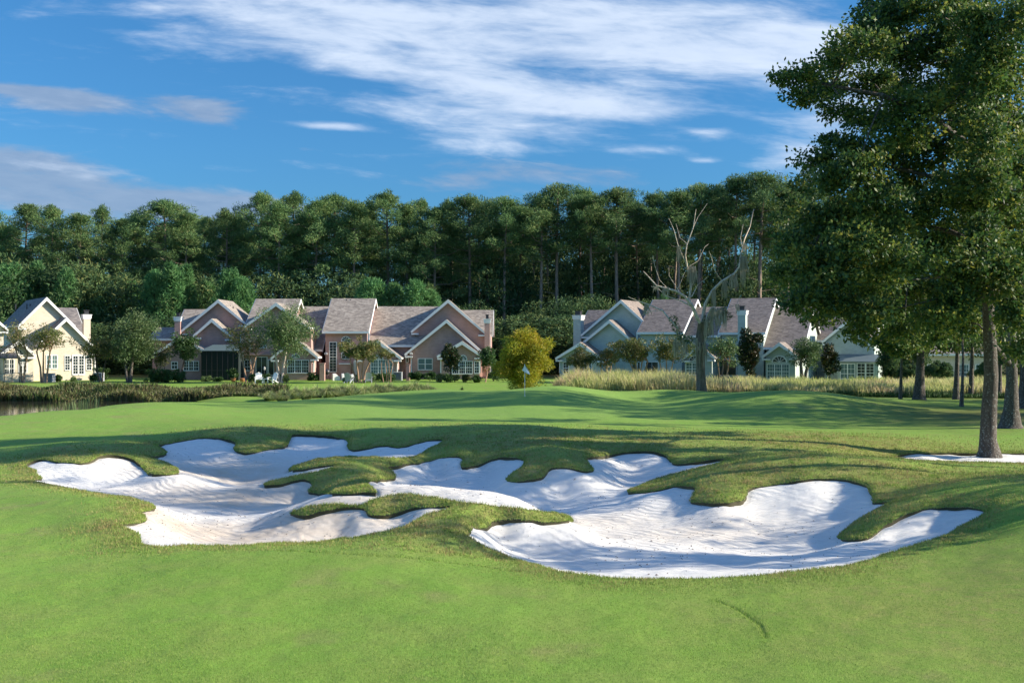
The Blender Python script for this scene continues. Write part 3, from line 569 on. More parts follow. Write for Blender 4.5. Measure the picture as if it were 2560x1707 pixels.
PINES = [pine_variant(100 + i, *a) for i, a in enumerate([(26, 3.9, .42, 1.3, .4), (26, 3.4, .46, 1.15, -.5), (26, 4.4, .52, 1.3, .2), (26, 3.0, .36, 1.35, .0), (26, 3.8, .56, 1.05, -.3), (26, 3.3, .32, 1.5, .3), (26, 4.1, .38, 1.5, -.2), (26, 2.9, .50, 1.0, .6), (26, 3.9, .60, 1.1, .3), (26, 3.2, .66, .9, -.5), (26, 4.2, .63, 1.0, .1), (26, 3.5, .56, 1.0, -.2), (26, 2.8, .70, .75, .5), (26, 3.7, .68, .95, -.4)])]
def place_pine(px, ytop, D, label, group, v=None, rz=None, wide=1.0, name='pine_tree'):
    x = px_x(px, D); zt = CH + (CY - ytop) / F * D; s_ = zt / 26.0; r = thing(name, label, 'pine tree', (x, D, -.05), rnd.random() * 6.28 if rz is None else rz, group)
    v = rnd.randrange(8) if v is None else v
    if px > 1150: v = 8 + v % 6
    tm, cm = PINES[v]
    r.scale = (s_ * wide, s_ * wide, s_)
    link('trunk', tm, K_pine, r); link('crown', cm, L_pine, r); return r
FRONT = [ # px, skyline y, distance, width, variant, what singles it out
 (-12, 528, 150, 1.0, 0, "tall pine cut by the left edge of the photo"), (62, 512, 154, 1.1, 6, "tall pine behind the left end of the cream house roof"), (128, 520, 150, 1.2, 0, "round crowned pine straight above the cream house gable peak"),
 (196, 535, 148, 1.25, 5, "broad pine above and right of the cream gable, with pale trunk below"), (252, 518, 158, .85, 3, "slim pine poking up just right of the cream chimney"), (305, 548, 149, 1.1, 6, "mid height pine above the olive green lawn tree"),
 (352, 540, 160, 1.0, 1, "pine a little lower than its tall neighbour on the right, left part of the wood"), (412, 503, 152, 1.35, 2, "big spreading pine that peaks above the low brown garage roof"), (462, 530, 149, 1.1, 5, "pine on the right flank of the big spreading one"),
 (508, 545, 160, 1.0, 6, "low pine in the skyline dip left of the pink gables"), (560, 528, 151, 1.0, 0, "pine above the ridge of the left pink gable"), (602, 540, 160, .9, 3, "narrow pine in the dip before the tallest left hand crown"),
 (648, 486, 153, 1.0, 4, "lone tall pine standing out of the skyline left of the birch"), (700, 512, 150, 1.2, 1, "pine directly above the birch crown"), (742, 486, 158, 1.0, 0, "high domed pine above the gap between the two slab roofs"),
 (790, 505, 151, 1.15, 6, "wide pine above the connecting pink roof"), (835, 490, 154, 1.1, 2, "domed pine above the left edge of the tall pink tower roof"), (880, 503, 149, 1.1, 5, "pine above the middle of the tall pink tower roof"),
 (925, 512, 158, 1.0, 3, "slightly lower pine above the right edge of the tower roof"), (972, 484, 151, 1.2, 4, "pointed tall pine above the long pink roof just right of the tower"), (1016, 515, 150, 1.0, 1, "pine above the middle of the long pink roof"),
 (1044, 498, 159, .9, 7, "thin topped pine above the right part of the long pink roof"), (1086, 520, 150, 1.1, 6, "pine just left of the big right hand pink gable peak"), (1130, 507, 160, 1.0, 1, "open crowned pine above the big right hand pink gable peak"),
 (1178, 490, 151, 1.2, 0, "broad pine above the pink chimney"), (1218, 505, 158, .9, 3, "slim pine right of the pink building's end"), (1262, 498, 150, 1.1, 2, "pine in line with the left half of the golden tree"),
 (1306, 515, 160, .95, 7, "lower pine straight above the golf flag"), (1350, 492, 151, 1.15, 6, "pine in line with the right half of the golden tree"), (1396, 466, 152, 1.2, 2, "tall pine above the gap between golden tree and pale green house"),
 (1442, 472, 158, 1.0, 4, "tall pine behind the leftmost pale green chimney"), (1484, 485, 150, 1.1, 1, "pine left of the pale green gable peak"), (1545, 476, 151, 1.35, 2, "wide domed pine right above the pale green gable peak"), (1600, 505, 158, 1.0, 7, "open pine left of the dead tree's left limbs"),
 (1650, 483, 154, 1.0, 4, "open topped pine behind the dead tree's left branch tips"), (1700, 478, 150, 1.1, 0, "pine behind the tallest middle branch of the dead tree"), (1752, 466, 152, 1.2, 2, "tall pine directly behind the dead tree's crown"), (1800, 470, 159, .9, 3, "pine between the dead tree's middle and right limbs"),
 (1842, 445, 151, 1.1, 4, "very tall pine behind the dead tree's rightmost branch tip"), (1902, 438, 150, 1.35, 2, "tallest pine of the wood, round crown just left of the big oak"), (1968, 468, 152, 1.1, 0, "tall pine half hidden by the oak's left twigs"), (2030, 470, 158, 1.0, 1, "pine behind the oak's left edge, mostly covered")]
for px, y, D, wd, v, lab in FRONT: place_pine(px, y, D, lab, 'tall pines of the wood behind the houses', v, None, wd)
for k in range(44):                                                  # deeper rows, seen in the gaps
    px = -60 + k * 50 + rnd.uniform(-18, 18); D = 166 + rnd.random() * 16
    base = np.interp(px, [0, 400, 650, 1200, 1400, 1900, 2300], [545, 545, 520, 520, 500, 475, 480])
    place_pine(px, base + rnd.uniform(12, 60), D, "pine deeper in the wood, only slivers of it showing between nearer pines", 'pines deeper in the wood', None, None, rnd.uniform(.85, 1.1))
# ---- undergrowth, young pines
def bush_variant(seed, H, R_, nclump, n, ln, wd, cone=False):
    rg = np.random.RandomState(seed); Cc = []; Rr = []; mb = MB(); mb.tube([(0, 0, 0), (.1, 0, H * .5), (0, .1, H * .9)], [.12, .08, .02], 6)
    for i in range(nclump):
        f = ((i + .5) / nclump) ** .9; a = i * 2.4 + rg.rand(); rr = R_ * ((1 - f) ** .8 + .12 if cone else math.sqrt(max(0, 1 - (2 * f - .9) ** 2 * .75))); rr *= .45 + .55 * rg.rand()
        s_ = (R_ * .34) * (.7 + .5 * rg.rand()) * (1 - .55 * f if cone else 1); Cc.append((math.cos(a) * rr, math.sin(a) * rr, H * (.06 + .92 * f) - s_ * .5)); Rr.append((s_, s_, s_ * (1.15 if cone else .8)))
    return mb.mesh('trunk', True), card_mesh('crown', rg, Cc, Rr, n, ln, wd, upb=1.0 if cone else .3, shell=.4)
YOUNG = [bush_variant(200 + i, 10, 2.3 + .25 * i, 62, 110, .36, .045, True) for i in range(4)]
UNDER = [bush_variant(220 + i, 10, 3.6 + .3 * i, 44, 150, .34, .075) for i in range(4)]
def place_bush(var, lm, px, ytop, D, label, group, name, cat, wide=1.0, base=0.0, native=10.0):
    zt = CH + (CY - ytop) / F * D - base; s_ = zt / native; r = thing(name, label, cat, (px_x(px, D), D, base - .05), rnd.random() * 6.28, group); r.scale = (s_ * wide, s_ * wide, s_)
    link('trunk', var[0], K_dark, r); link('crown', var[1], lm, r); return r
YP = [(22, 655, 138, 1.2, "young light green pine at the left edge above the cream house"), (92, 650, 140, .8, "slender yellow green young tree above the cream house ridge"), (165, 668, 138, .8, "narrow young pine left of the cream chimney"),
 (330, 700, 142, 1.0, "small young pine peeking over the olive lawn tree"), (385, 672, 138, .9, "young pine left of the bright pair behind the low brown roof"), (430, 655, 137, 1.1, "tall bright young pine behind the pink chimney, left one of a pair"), (465, 660, 139, 1.0, "bright young pine behind the pink chimney, right one of a pair"),
 (572, 668, 138, 1.0, "young pine behind the left pink gable peak"), (605, 690, 137, 1.1, "shorter young pine between pink gable and left slab roof"), (520, 700, 142, .9, "small young pine behind the pink gable's left slope"),
 (935, 692, 134, 1.4, "light green young pine just right of the tower roof"), (985, 705, 134, 1.3, "rounded young pine above the middle of the long pink roof"), (1040, 697, 133, 1.4, "light green young pine right end of the row above the long pink roof"), (1080, 720, 134, 1.1, "lowest young pine next to the right pink gable"),
 (905, 715, 137, 1.0, "small young pine peeking over the tower roof edge"), (1660, 735, 137, .9, "young pine behind the pale green slab roof"), (250, 740, 140, .9, "small young pine directly right of the cream chimney")]
for px, y, D, wd, lab in YP: place_bush(YOUNG[rnd.randrange(4)], L_young, px, y, D, lab, 'young pines at the edge of the wood', 'young_pine', 'young pine', wd)
for k in range(46):
    px = -50 + k * 49 + rnd.uniform(-20, 20); D = rnd.choice((141, 146, 156, 164)); y = np.interp(px, [0, 700, 1150, 1900, 2200], [655, 680, 745, 765, 730]) + rnd.uniform(-25, 35)
    place_bush(UNDER[rnd.randrange(4)], L_wood, px, y, D, "dark leafy understory tree in the shade of the pines", 'understory trees of the wood', 'understory_tree', 'tree', rnd.uniform(.9, 1.3))
for k in range(16):
    px = 1100 + k * 62 + rnd.uniform(-20, 20); place_bush(UNDER[rnd.randrange(4)], L_wood, px, rnd.uniform(600, 715), 152 + rnd.random() * 14, "dark leafy understory tree in the shade of the pines", 'understory trees of the wood', 'understory_tree', 'tree', rnd.uniform(.5, .75))
for k in range(30):
    px = -60 + k * 92 + rnd.uniform(-25, 25)
    place_bush(UNDER[rnd.randrange(4)], L_wood, px, 790 + rnd.uniform(-25, 20), 134 + rnd.random() * 3, "low dark bush at the foot of the wood behind the houses", 'bushes at the foot of the wood', 'undergrowth_bush', 'bush', 1.9)
for k in range(26):
    px = 1080 + k * 46 + rnd.uniform(-14, 14); D = 187 + rnd.random() * 8
    place_bush(UNDER[rnd.randrange(4)], L_wood, px, rnd.uniform(585, 650), D, "dark tree crown far back in the wood, filling the gaps between trunks", 'trees at the back of the wood', 'background_tree', 'tree', rnd.uniform(.7, .9))
# ---- lawn trees, each with its own shape
def lawn_tree(name, label, cat, D, base, crown, lm, bark, stems=1, trunks=None, n=60, k=60, ln=.16, wd=.045, seed=1, cz=None, rad=.09, droop=0, group=None, shell=.35, quad=False):
    """base (px, py); crown box (x0, x1, ytop, ybottom) in photo pixels, built at its real size at distance D"""
    rg = np.random.RandomState(seed); bp = at(base[0], base[1], D); g = gz(bp.x, bp.y); r = thing(name, label, cat, (bp.x, bp.y, g), 0, group)
    s_ = D / F; w0 = (crown[0] - base[0]) * s_; w1 = (crown[1] - base[0]) * s_; z1 = CH + (CY - crown[2]) * s_ - g; z0 = CH + (CY - crown[3]) * s_ - g
    cx = (w0 + w1) / 2; rx = (w1 - w0) / 2; rz = (z1 - z0) / 2; czz = (z0 + z1) / 2; mb = MB(); Cc = []; Rr = []
    for i in range(k):
        d = rg.randn(3); d /= np.linalg.norm(d); q = rg.rand() ** .42 * (.86 + .30 * math.sin(3.1 * d[0] * 2 + seed) * math.sin(2.3 * d[2] * 2 + seed * 1.7) + .12 * rg.randn()); q = min(max(q, .05), 1.06); cr = min(rx, rz) * (.20 + .12 * rg.rand())
        p = np.array([cx + d[0] * q * (rx - cr * .8), d[1] * q * (rx * .85 - cr * .5), czz + d[2] * q * (rz - cr * .6)]); Cc.append(p); Rr.append((cr * 1.1, cr * 1.1, cr * .85))
    st = []
    for j in range(stems):
        off = (j - (stems - 1) / 2) * .22 if stems > 1 else 0; lean = (j - (stems - 1) / 2) * (rx * .9 / max(stems, 1)) if stems > 1 else cx * .5
        hgt = max(z0 + rz * .9, .8); pts = [(off, rg.randn() * .08, -.1), (off + lean * .25 + rg.randn() * .06, rg.randn() * .1, hgt * .35), (off + lean * .6, rg.randn() * .15, hgt * .7), (cx * .6 + lean, rg.randn() * .2, hgt)]
        mb.tube(pts, [rad * 1.25, rad, rad * .75, rad * .35], 7); st.append(pts)
    for c in Cc[::2]:
        p = st[rg.randint(stems)]; a = Vector(p[2]).lerp(Vector(p[3]), rg.rand()); a = Vector(p[2]) if rg.rand() < .3 else a; m = a.lerp(Vector(c), .5) + Vector((rg.randn() * .1, rg.randn() * .1, .1)); mb.tube([a, m, Vector(c)], [rad * .35, rad * .2, rad * .07], 4, False)
    mb.build('trunk', bark, r, True); link('crown', card_mesh('crown', rg, Cc, Rr, n, ln, wd, shell=shell, droop=droop, quad=quad), lm, r); return r
G2 = 'small trees on the lawn'
T = lawn_tree
T('crape_myrtle', 'thin brownish crape myrtle at the far left in front of the cream house porch', 'tree', 106, (57, 950), (-25, 105, 792, 905), L_myrtle, K_myr, 2, n=42, k=46, seed=1, group=G2)
T('crape_myrtle', 'crape myrtle with reddish bark standing before the cream house windows', 'tree', 106, (110, 950), (62, 192, 800, 885), L_myrtle, K_myr, 3, n=60, k=55, seed=2, group=G2)
T('lawn_tree', 'small dark tree right of the cream house french doors', 'tree', 107, (253, 948), (186, 308, 828, 920), L_myrtle, K_dark, 2, n=60, k=60, seed=3, group=G2, rad=.07)
T('olive_green_tree', 'large olive green bushy tree between cream house and pink building', 'tree', 107, (322, 950), (265, 408, 760, 925), L_birch, K_oak, 2, n=110, k=100, seed=4, group=G2, rad=.14, ln=.19)
T('lawn_tree', 'thin half bare tree left of the pink chimney', 'tree', 110, (402, 945), (365, 440, 845, 930), L_myrtle, K_dark, 3, n=40, k=40, seed=5, group=G2, rad=.05)
T('lawn_tree', 'dark green round tree in front of the pink chimney', 'tree', 109, (455, 945), (420, 512, 822, 912), L_shrub, K_dark, 1, n=110, k=60, seed=6, group=G2)
T('crape_myrtle', 'sparse crape myrtle left of the birch with bare lower stems', 'tree', 108, (622, 953), (545, 690, 802, 905), L_myrtle, K_myr, 3, n=48, k=62, seed=7, group=G2)
T('birch_tree', 'tall pale leaved birch with two white stems before the pink building', 'tree', 106, (702, 953), (626, 800, 750, 912), L_birch, K_birch, 2, n=105, k=120, seed=8, group=G2, rad=.12, ln=.18, droop=.6)
T('crape_myrtle', 'flat topped crape myrtle in front of the pink tower', 'tree', 106, (900, 952), (822, 985, 842, 912), L_myrtle, K_myr, 4, n=90, k=75, seed=9, group=G2, rad=.08)
T('crape_myrtle', 'tiny bare stemmed crape myrtle right of the tower, before the bay window', 'tree', 107, (968, 944), (935, 990, 870, 905), L_myrtle, K_myr, 4, n=40, k=20, seed=10, group=G2, rad=.04)
T('magnolia_tree', 'small dark round magnolia before the arched pink bay window', 'tree', 108, (1125, 948), (1095, 1155, 856, 932), L_magn, K_dark, 1, n=130, k=50, seed=11, group=G2, quad=True, ln=.24, wd=.05)
T('lawn_tree', 'slim grey green tree at the right corner of the pink building', 'tree', 108, (1213, 952), (1188, 1252, 858, 925), L_shrub, K_myr, 1, n=90, k=42, seed=12, group=G2, rad=.06)
T('crape_myrtle', 'low olive crape myrtle at the left corner of the pale green house', 'tree', 108, (1455, 948), (1400, 1508, 860, 938), L_myrtle, K_myr, 3, n=80, k=50, seed=14, group=G2, rad=.06)
T('crape_myrtle', 'brownish crape myrtle second from the left before the pale green house', 'tree', 108, (1515, 948), (1478, 1572, 852, 925), L_myrtle, K_myr, 3, n=60, k=40, seed=15, group=G2, rad=.06)
T('crape_myrtle', 'broad domed crape myrtle in front of the pale green slab wall', 'tree', 106, (1597, 950), (1512, 1652, 836, 920), L_myrtle, K_myr, 4, n=85, k=70, seed=16, group=G2, rad=.08)
T('crape_myrtle', 'crape myrtle with red stems just left of the dead tree', 'tree', 106, (1666, 950), (1612, 1738, 832, 918), L_myrtle, K_myr, 3, n=80, k=60, seed=17, group=G2, rad=.07)
T('crape_myrtle', 'pale feathery crape myrtle just right of the dead tree', 'tree', 106, (1808, 955), (1762, 1862, 832, 925), L_birch, K_myr, 3, n=62, k=55, seed=18, group=G2, rad=.07)
T('magnolia_tree', 'dark reddish magnolia between dead tree and arched window', 'tree', 107, (1880, 948), (1838, 1912, 824, 945), L_magn, K_dark, 1, n=140, k=75, seed=19, group=G2, quad=True, ln=.26, wd=.055)
T('lawn_tree', 'soft green tree on a thick trunk beside the arched window', 'tree', 105, (2010, 955), (1965, 2062, 836, 928), L_birch, K_oak, 2, n=90, k=60, seed=20, group=G2, rad=.17)
T('magnolia_tree', 'dark magnolia right of the soft green tree, before the sunroom', 'tree', 106, (2074, 950), (2046, 2104, 856, 945), L_magn, K_dark, 1, n=110, k=50, seed=21, group=G2, quad=True, ln=.26, wd=.055)
T('bald_cypress', 'golden yellow bald cypress standing behind the golf flag', 'tree', 88, (1308, 968), (1226, 1392, 812, 990), L_gold, K_myr, 1, n=230, k=170, seed=13, rad=.12, ln=.24, wd=.03, shell=.15, droop=.2)
T('lawn_tree', 'dark leafy tree in the gap between sunroom and the thin trunk', 'tree', 106, (2215, 955), (2180, 2262, 812, 948), L_wood, K_dark, 2, n=120, k=70, seed=22, group=G2, ln=.2)
T('lawn_tree', 'dark bushy tree behind the ivy wrapped trunk', 'tree', 108, (2300, 955), (2255, 2345, 806, 945), L_wood, K_dark, 2, n=120, k=70, seed=23, group=G2, ln=.2)
# ---- dead tree draped in moss
def dead_tree():
    D = 74.4; b = at(1755, 990, D); g = gz(b.x, b.y); r = thing('dead_tree', 'bare dead tree hung with grey spanish moss at the back of the green', 'tree', (b.x, b.y, g)); rg = np.random.RandomState(3)
    def P(px, py, dy=0): v = at(px, py, D + dy) ; return (v.x - b.x, dy, v.z - g)
    mb = MB()
    mb.tube([P(1755, 996), P(1754, 975), P(1752, 940), P(1751, 890), P(1752, 840), P(1755, 805)], [.50, .36, .31, .29, .34, .27], 12); mb.build('trunk', K_snag, r, True); mb = MB()
    L = [([(1755, 815, 0), (1745, 790, -.3), (1732, 768, -.5), (1714, 744, -.7), (1690, 728, -.8), (1666, 718, -.8), (1639, 712, -.6), (1619, 689, -.4), (1608, 678, -.3)], .17),
     ([(1728, 765, -.4), (1698, 748, -.2), (1667, 736, .2), (1645, 722, .3), (1628, 716, .3)], .07), ([(1752, 880, 0), (1738, 862, -.4), (1726, 851, -.5), (1694, 848, -.6), (1690, 819, -.7), (1678, 795, -.6), (1655, 776, -.2), (1619, 762, .3), (1590, 752, .5), (1570, 742, .6)], .15),
     ([(1744, 800, .3), (1730, 765, .8), (1726, 744, 1), (1728, 708, 1), (1718, 669, .8), (1714, 637, .6), (1718, 610, .5), (1732, 570, .4), (1740, 523, .3)], .13), ([(1730, 575, .4), (1745, 545, .5), (1768, 509, .6)], .035),
     ([(1716, 660, .8), (1706, 640, .4), (1698, 621, .2), (1684, 578, 0), (1672, 546, 0)], .06), ([(1704, 740, -.7), (1690, 715, -.6), (1674, 693, -.4), (1672, 669, -.4)], .04), ([(1694, 722, -.7), (1704, 700, -.6), (1712, 680, -.5)], .03),
     ([(1756, 808, 0), (1760, 780, .1), (1766, 756, 0), (1781, 728, -.2), (1805, 704, -.4), (1833, 685, -.6), (1848, 673, -.6), (1852, 637, -.5), (1864, 598, -.3), (1876, 566, 0), (1884, 523, .2)], .17),
     ([(1806, 704, -.4), (1793, 689, -.8), (1785, 672, -1), (1781, 645, -1), (1772, 628, -1)], .05), ([(1758, 830, 0), (1772, 790, -.3), (1778, 770, -.5), (1786, 768, -.5), (1792, 776, -.5)], .13), ([(1790, 775, -.4), (1815, 770, -.3), (1838, 762, 0), (1850, 740, .2)], .03),
     ([(1729, 742, .9), (1746, 712, 1), (1769, 693, 1.1)], .05), ([(1856, 620, -.4), (1850, 595, 0), (1858, 560, .2)], .03), ([(1848, 674, -.6), (1868, 664, -.3), (1880, 640, 0)], .03), ([(1718, 610, .5), (1700, 590, .9), (1690, 560, 1.2)], .025), ([(1755, 870, 0), (1762, 840, -.3), (1775, 800, -.5)], .10), ([(1718, 669, .8), (1744, 650, .9), (1760, 620, 1.1), (1772, 610, 1.2)], .03),
     ([(1666, 718, -.8), (1650, 700, -.9), (1636, 670, -1), (1632, 640, -1)], .03), ([(1655, 776, -.2), (1630, 776, 0), (1600, 790, .4)], .025)]
    for pts, r0 in L:
        q = [P(*p) for p in pts]; m = len(q); q = [tuple(np.array(c) + rg.randn(3) * (.05 if 0 < i < m - 1 else 0)) for i, c in enumerate(q)]
        mb.tube(q, [max(.016, .82 * r0 * (1 - .85 * i / (m - 1))) for i in range(m)], 8, False)
    mb.build('branches', K_dead, r, True)
    def moss(px, py, w_, h_, n, dy=0):
        V = []; Fc = []; lv = []
        for i in range(n):
            x = px + rg.uniform(-w_, w_); L_ = h_ * (.35 + .65 * rg.rand()); a = np.array(P(x, py + rg.uniform(-6, 4), dy + rg.uniform(-.3, .3))); l = L_ / F * D; wd = .014 + .014 * rg.rand(); j = rg.randn(3) * .08
            k = len(V); V += [a + (-wd, 0, 0), a + (wd, 0, 0), a + (j[0] + wd, j[1], -l * .5), a + (j[0] - wd, j[1], -l * .5), a + (j[0] * 1.5, j[1], -l)]; Fc += [(k, k + 1, k + 2), (k, k + 2, k + 3), (k + 3, k + 2, k + 4)]; lv += [rg.rand()] * 5
        link('moss', mesh_np('moss', V, Fc, attrs={'lv': ('POINT', lv)}), L_moss, r)
    for a in [(1858, 645, 10, 80, 70, -.4), (1862, 610, 4, 40, 20, -.2), (1730, 670, 11, 55, 70, .8), (1697, 618, 5, 45, 22, .2), (1811, 706, 6, 52, 40, -.4), (1785, 726, 5, 60, 34, -.2), (1795, 775, 20, 62, 90, -.4), (1697, 852, 16, 50, 70, -.6),
              (1772, 800, 12, 60, 70, -.3), (1757, 860, 9, 80, 30, -.35), (1664, 722, 6, 30, 16, -.8), (1616, 764, 6, 34, 26, .3), (1640, 716, 5, 22, 14, -.6), (1834, 690, 8, 40, 30, -.6), (1843, 765, 5, 25, 14, 0), (1742, 850, 4, 80, 20, -.4)]: moss(*a)
    rg2 = np.random.RandomState(8); Cc = [P(px, py, dy) for px, py, dy in ((1690, 820, -.7), (1684, 800, -.7), (1696, 838, -.7), (1720, 850, -.5), (1708, 848, -.6), (1768, 800, -.1), (1808, 778, -.3), (1765, 830, 0), (1820, 790, -.2))]
    link('fern_tuft', card_mesh('fern_tuft', rg2, Cc, [(.32, .3, .3)] * len(Cc), 110, .16, .03), L_shrub, r)
dead_tree()
# ---- the big oak on the right
def shade_tree(name, label, cat, D, trunk, r0, limbs, blobs, lm, bark, per, ln, wd, seed, dd=4.0, sub=7, group=None, quad=True, lvs=None):
    rg = np.random.RandomState(seed); b = at(trunk[0][0], trunk[0][1], D); g = gz(b.x, b.y); r = thing(name, label, cat, (b.x, b.y, g), 0, group)
    def P(px, py, dy=0): v = at(px, py, D + dy); return Vector((v.x - b.x, dy, v.z - g))
    mb = MB(); m = len(trunk); pts = [P(*p) for p in trunk]; pts[0].z = -.15
    pts = [pts[0], pts[0] + Vector((0, 0, .35))] + pts[1:]; rr = [r0 * 1.55, r0 * 1.15] + [r0 * (1 - .8 * i / (m - 1)) for i in range(1, m)]
    mb.tube(pts, rr, 16)
    tr = pts
    for lpts, lr in limbs:
        q = [P(*p) for p in lpts]; mm = len(q); mb.tube(q, [max(.02, lr * (1 - .8 * i / (mm - 1))) for i in range(mm)], 8, False)
    Cc = []; Rr = []; 
    allp = [P(*p) for l, _ in limbs for p in l] + pts[3:]
    for (px, py, rx, ry, *fd) in blobs:
        dy = fd[0] if fd else rg.uniform(-dd, dd); c = P(px, py, dy); sx_ = rx / F * D; sz_ = ry / F * D; near_ = min(allp, key=lambda a: (a - c).length)
        mb.tube([near_, near_.lerp(c, .5) + Vector((0, 0, .15)), c], [.035, .028, .012], 5, False)
        nsub = max(3, int(sub * math.sqrt(sx_ * sz_)))
        for k in range(nsub):
            d = rg.randn(3); d /= np.linalg.norm(d); q = rg.rand() ** .5; p = c + Vector((d[0] * q * sx_, d[1] * q * (sx_ + sz_) * .55, d[2] * q * sz_)); s_ = .20 + .42 * rg.rand() ** 1.5
            Cc.append(tuple(p)); Rr.append((s_ * 1.25, s_ * 1.25, s_ * .8))
            if k % 5 == 0: mb.tube([c, c.lerp(p, .5) + Vector((0, 0, -.05)), p + (p - c) * .12], [.018, .012, .004], 4, False)
    mb.build('trunk', bark, r, True)
    link('crown', card_mesh('crown', rg, Cc, Rr, per, ln, wd, shell=.08, quad=quad, droop=.3), lm, r); return r
OB = [(1985,610,44,34),(1975,690,44,34),(2005,755,44,24),(2060,560,60,40),(2100,690,60,36),(2440,60,50,60,-2.5),(2450,200,50,60,-2.5),(2455,330,50,60,-2.5),(2460,460,50,60,-2.5),(2465,600,50,60,-2.2),(2466,715,45,40,-1.8),(2380,770,60,30,-2),(2100,755,60,26),(2180,785,60,28),(2260,825,50,24),(2330,838,50,24),(2050,790,26,14),(2420,805,40,26),(2150,828,28,14),(2060,700,50,30),(2025,640,36,24),(2350,90,80,60),(2480,110,80,60),(2230,130,70,40),(2350,230,80,45),(2470,240,80,60),(2240,230,70,40),(2250,340,80,45),(2360,350,80,50),(2480,370,80,60),(2140,430,70,35),(2260,460,80,45),(2370,480,80,50),(2490,500,80,60),(2130,520,70,40),(2240,560,80,45),(2360,590,80,50),(2130,610,70,45),(2260,660,80,40),(2040,680,50,40),(2560,640,60,80),(2210,20,60,40),(2180,80,50,30),(2250,-60,150,60),(2420,-60,120,60),(2540,-50,90,60),(2310,20,100,50),(2210,50,75,45),(2420,50,90,60),(2540,40,80,70),(2150,110,75,38),(2090,150,48,24),(2020,188,40,12),(1965,192,30,9),(2060,225,60,24),(2010,240,34,14),(2160,200,80,42),(2270,140,90,55),(2390,160,90,65),(2510,170,80,75),
 (2110,280,48,14),(2190,300,75,36),(2290,270,90,55),(2410,280,80,65),(2520,300,80,70),(2120,370,55,24),(2070,350,22,10),(2050,400,50,18),(2200,390,85,42),(2310,400,90,55),(2430,420,90,60),(2540,430,80,70),(2080,450,70,28),(2180,490,90,45),(2300,520,95,55),(2420,550,90,55),(2530,570,80,65),
 (2080,550,85,50),(2190,600,90,55),(2310,630,90,50),(2420,660,75,45),(2530,690,60,55),(2090,660,80,45),(2200,700,85,42),(2060,730,50,24),(2320,720,80,42),(2540,780,40,50),(2120,775,38,22),(2400,740,50,35),(2235,770,50,26),(2150,720,60,30),(2350,790,60,26),(2560,860,25,35)]
shade_tree('oak_tree', 'huge dark oak on the right with speckled trunk in the sand path', 'oak tree', 38.2, [(2473, 1144), (2470, 1100), (2473, 1020), (2478, 940), (2474, 840), (2466, 700), (2458, 560), (2448, 400), (2440, 250), (2430, 100), (2420, -100)], .31,
  [([(2462, 620, 0), (2380, 580, .6), (2290, 560, 1.2), (2180, 565, 1.2), (2070, 560, .8)], .11), ([(2455, 520, 0), (2360, 450, 1), (2240, 420, 1.6), (2120, 400, 1.5), (2020, 420, 1.2)], .12), ([(2446, 380, 0), (2340, 300, -1), (2210, 240, -1.5), (2080, 215, -1), (1990, 195, -.6), (1945, 185, -.4)], .11), ([(2440, 230, 0), (2350, 140, 1.5), (2240, 60, 2), (2160, 10, 2)], .09),
   ([(2468, 700, 0), (2380, 690, 1), (2270, 700, 2), (2160, 720, 2.4)], .07), ([(2460, 560, 0), (2540, 480, -1), (2620, 430, -2)], .11), ([(2448, 400, 0), (2520, 300, 1), (2600, 220, 2)], .10), ([(2470, 760, 0), (2520, 730, -2), (2580, 760, -3)], .06), ([(2436, 180, 0), (2500, 80, 1), (2560, 0, 1)], .08), ([(2468, 660, 0), (2400, 640, 2.5), (2300, 640, 3.5), (2150, 640, 3.5)], .07)],
  OB, L_oak, K_oak, 66, .15, .042, 31, dd=3.4, sub=37)
def mid_tree(name, label, D, base, r0, top, blobs, seed, lm=None, group='tree trunks standing at the right edge of the fairway', per=70):
    shade_tree(name, label, 'tree', D, [base, (base[0] + 2, base[1] - 60), (base[0] + 4, base[1] - 130), (base[0] - 3, (base[1] + top) / 2 - 40), (base[0], top)], r0, [([(base[0], base[1] - 170, 0), (base[0] - 50, base[1] - 230, -1), (base[0] - 90, base[1] - 270, -1)], r0 * .4), ([(base[0], base[1] - 190, 0), (base[0] + 40, base[1] - 250, 1), (base[0] + 70, base[1] - 290, 1)], r0 * .4)], blobs, lm or L_oak, K_oak, per, .22, .06, seed, dd=3, sub=14, group=group)
mid_tree('fairway_tree', 'thin straight trunk left of the ivy covered one, by the tall grass', 74, (2251, 998), .11, 700, [(2250,870,50,24),(2200,850,44,26),(2230,800,60,45),(2260,740,60,50),(2200,760,50,40),(2270,850,45,30),(2215,840,40,28)], 41)
mid_tree('fairway_tree', 'thick ivy wrapped trunk that forks, at the edge of the tall grass', 74, (2298, 1000), .36, 560, [(2300,760,90,50),(2240,700,90,50),(2360,690,90,50),(2290,620,90,60),(2200,640,70,50),(2330,820,70,35),(2260,820,60,35),(2120,700,70,50),(2060,640,70,50),(2010,590,60,45),(2100,560,80,50),(2180,520,80,50),(1985,660,50,34),(1985,520,55,36),(1958,600,42,40),(1950,680,30,22),(2030,735,50,24),(2020,450,50,30),(1990,570,50,36)], 42, per=80)
mid_tree('fairway_tree', 'mid sized trunk left of the slim one in front of the far windows', 76, (2390, 994), .20, 620, [(2380,860,60,28),(2330,800,60,40),(2390,760,70,45),(2420,700,80,50),(2350,720,70,40),(2400,640,80,50),(2390,830,60,35)], 43)
mid_tree('fairway_tree', 'slim dark trunk standing nearest the shaded mound', 66, (2404, 1017), .11, 640, [(2400,790,55,40),(2430,740,60,50),(2370,760,50,40),(2420,680,60,40)], 44)
mid_tree('fairway_tree', 'trunk close to the left side of the big oak trunk', 80, (2427, 986), .18, 600, [(2440,865,60,28),(2500,870,50,28),(2440,780,60,40),(2460,700,70,60),(2470,620,70,60),(2420,840,50,30)], 45)
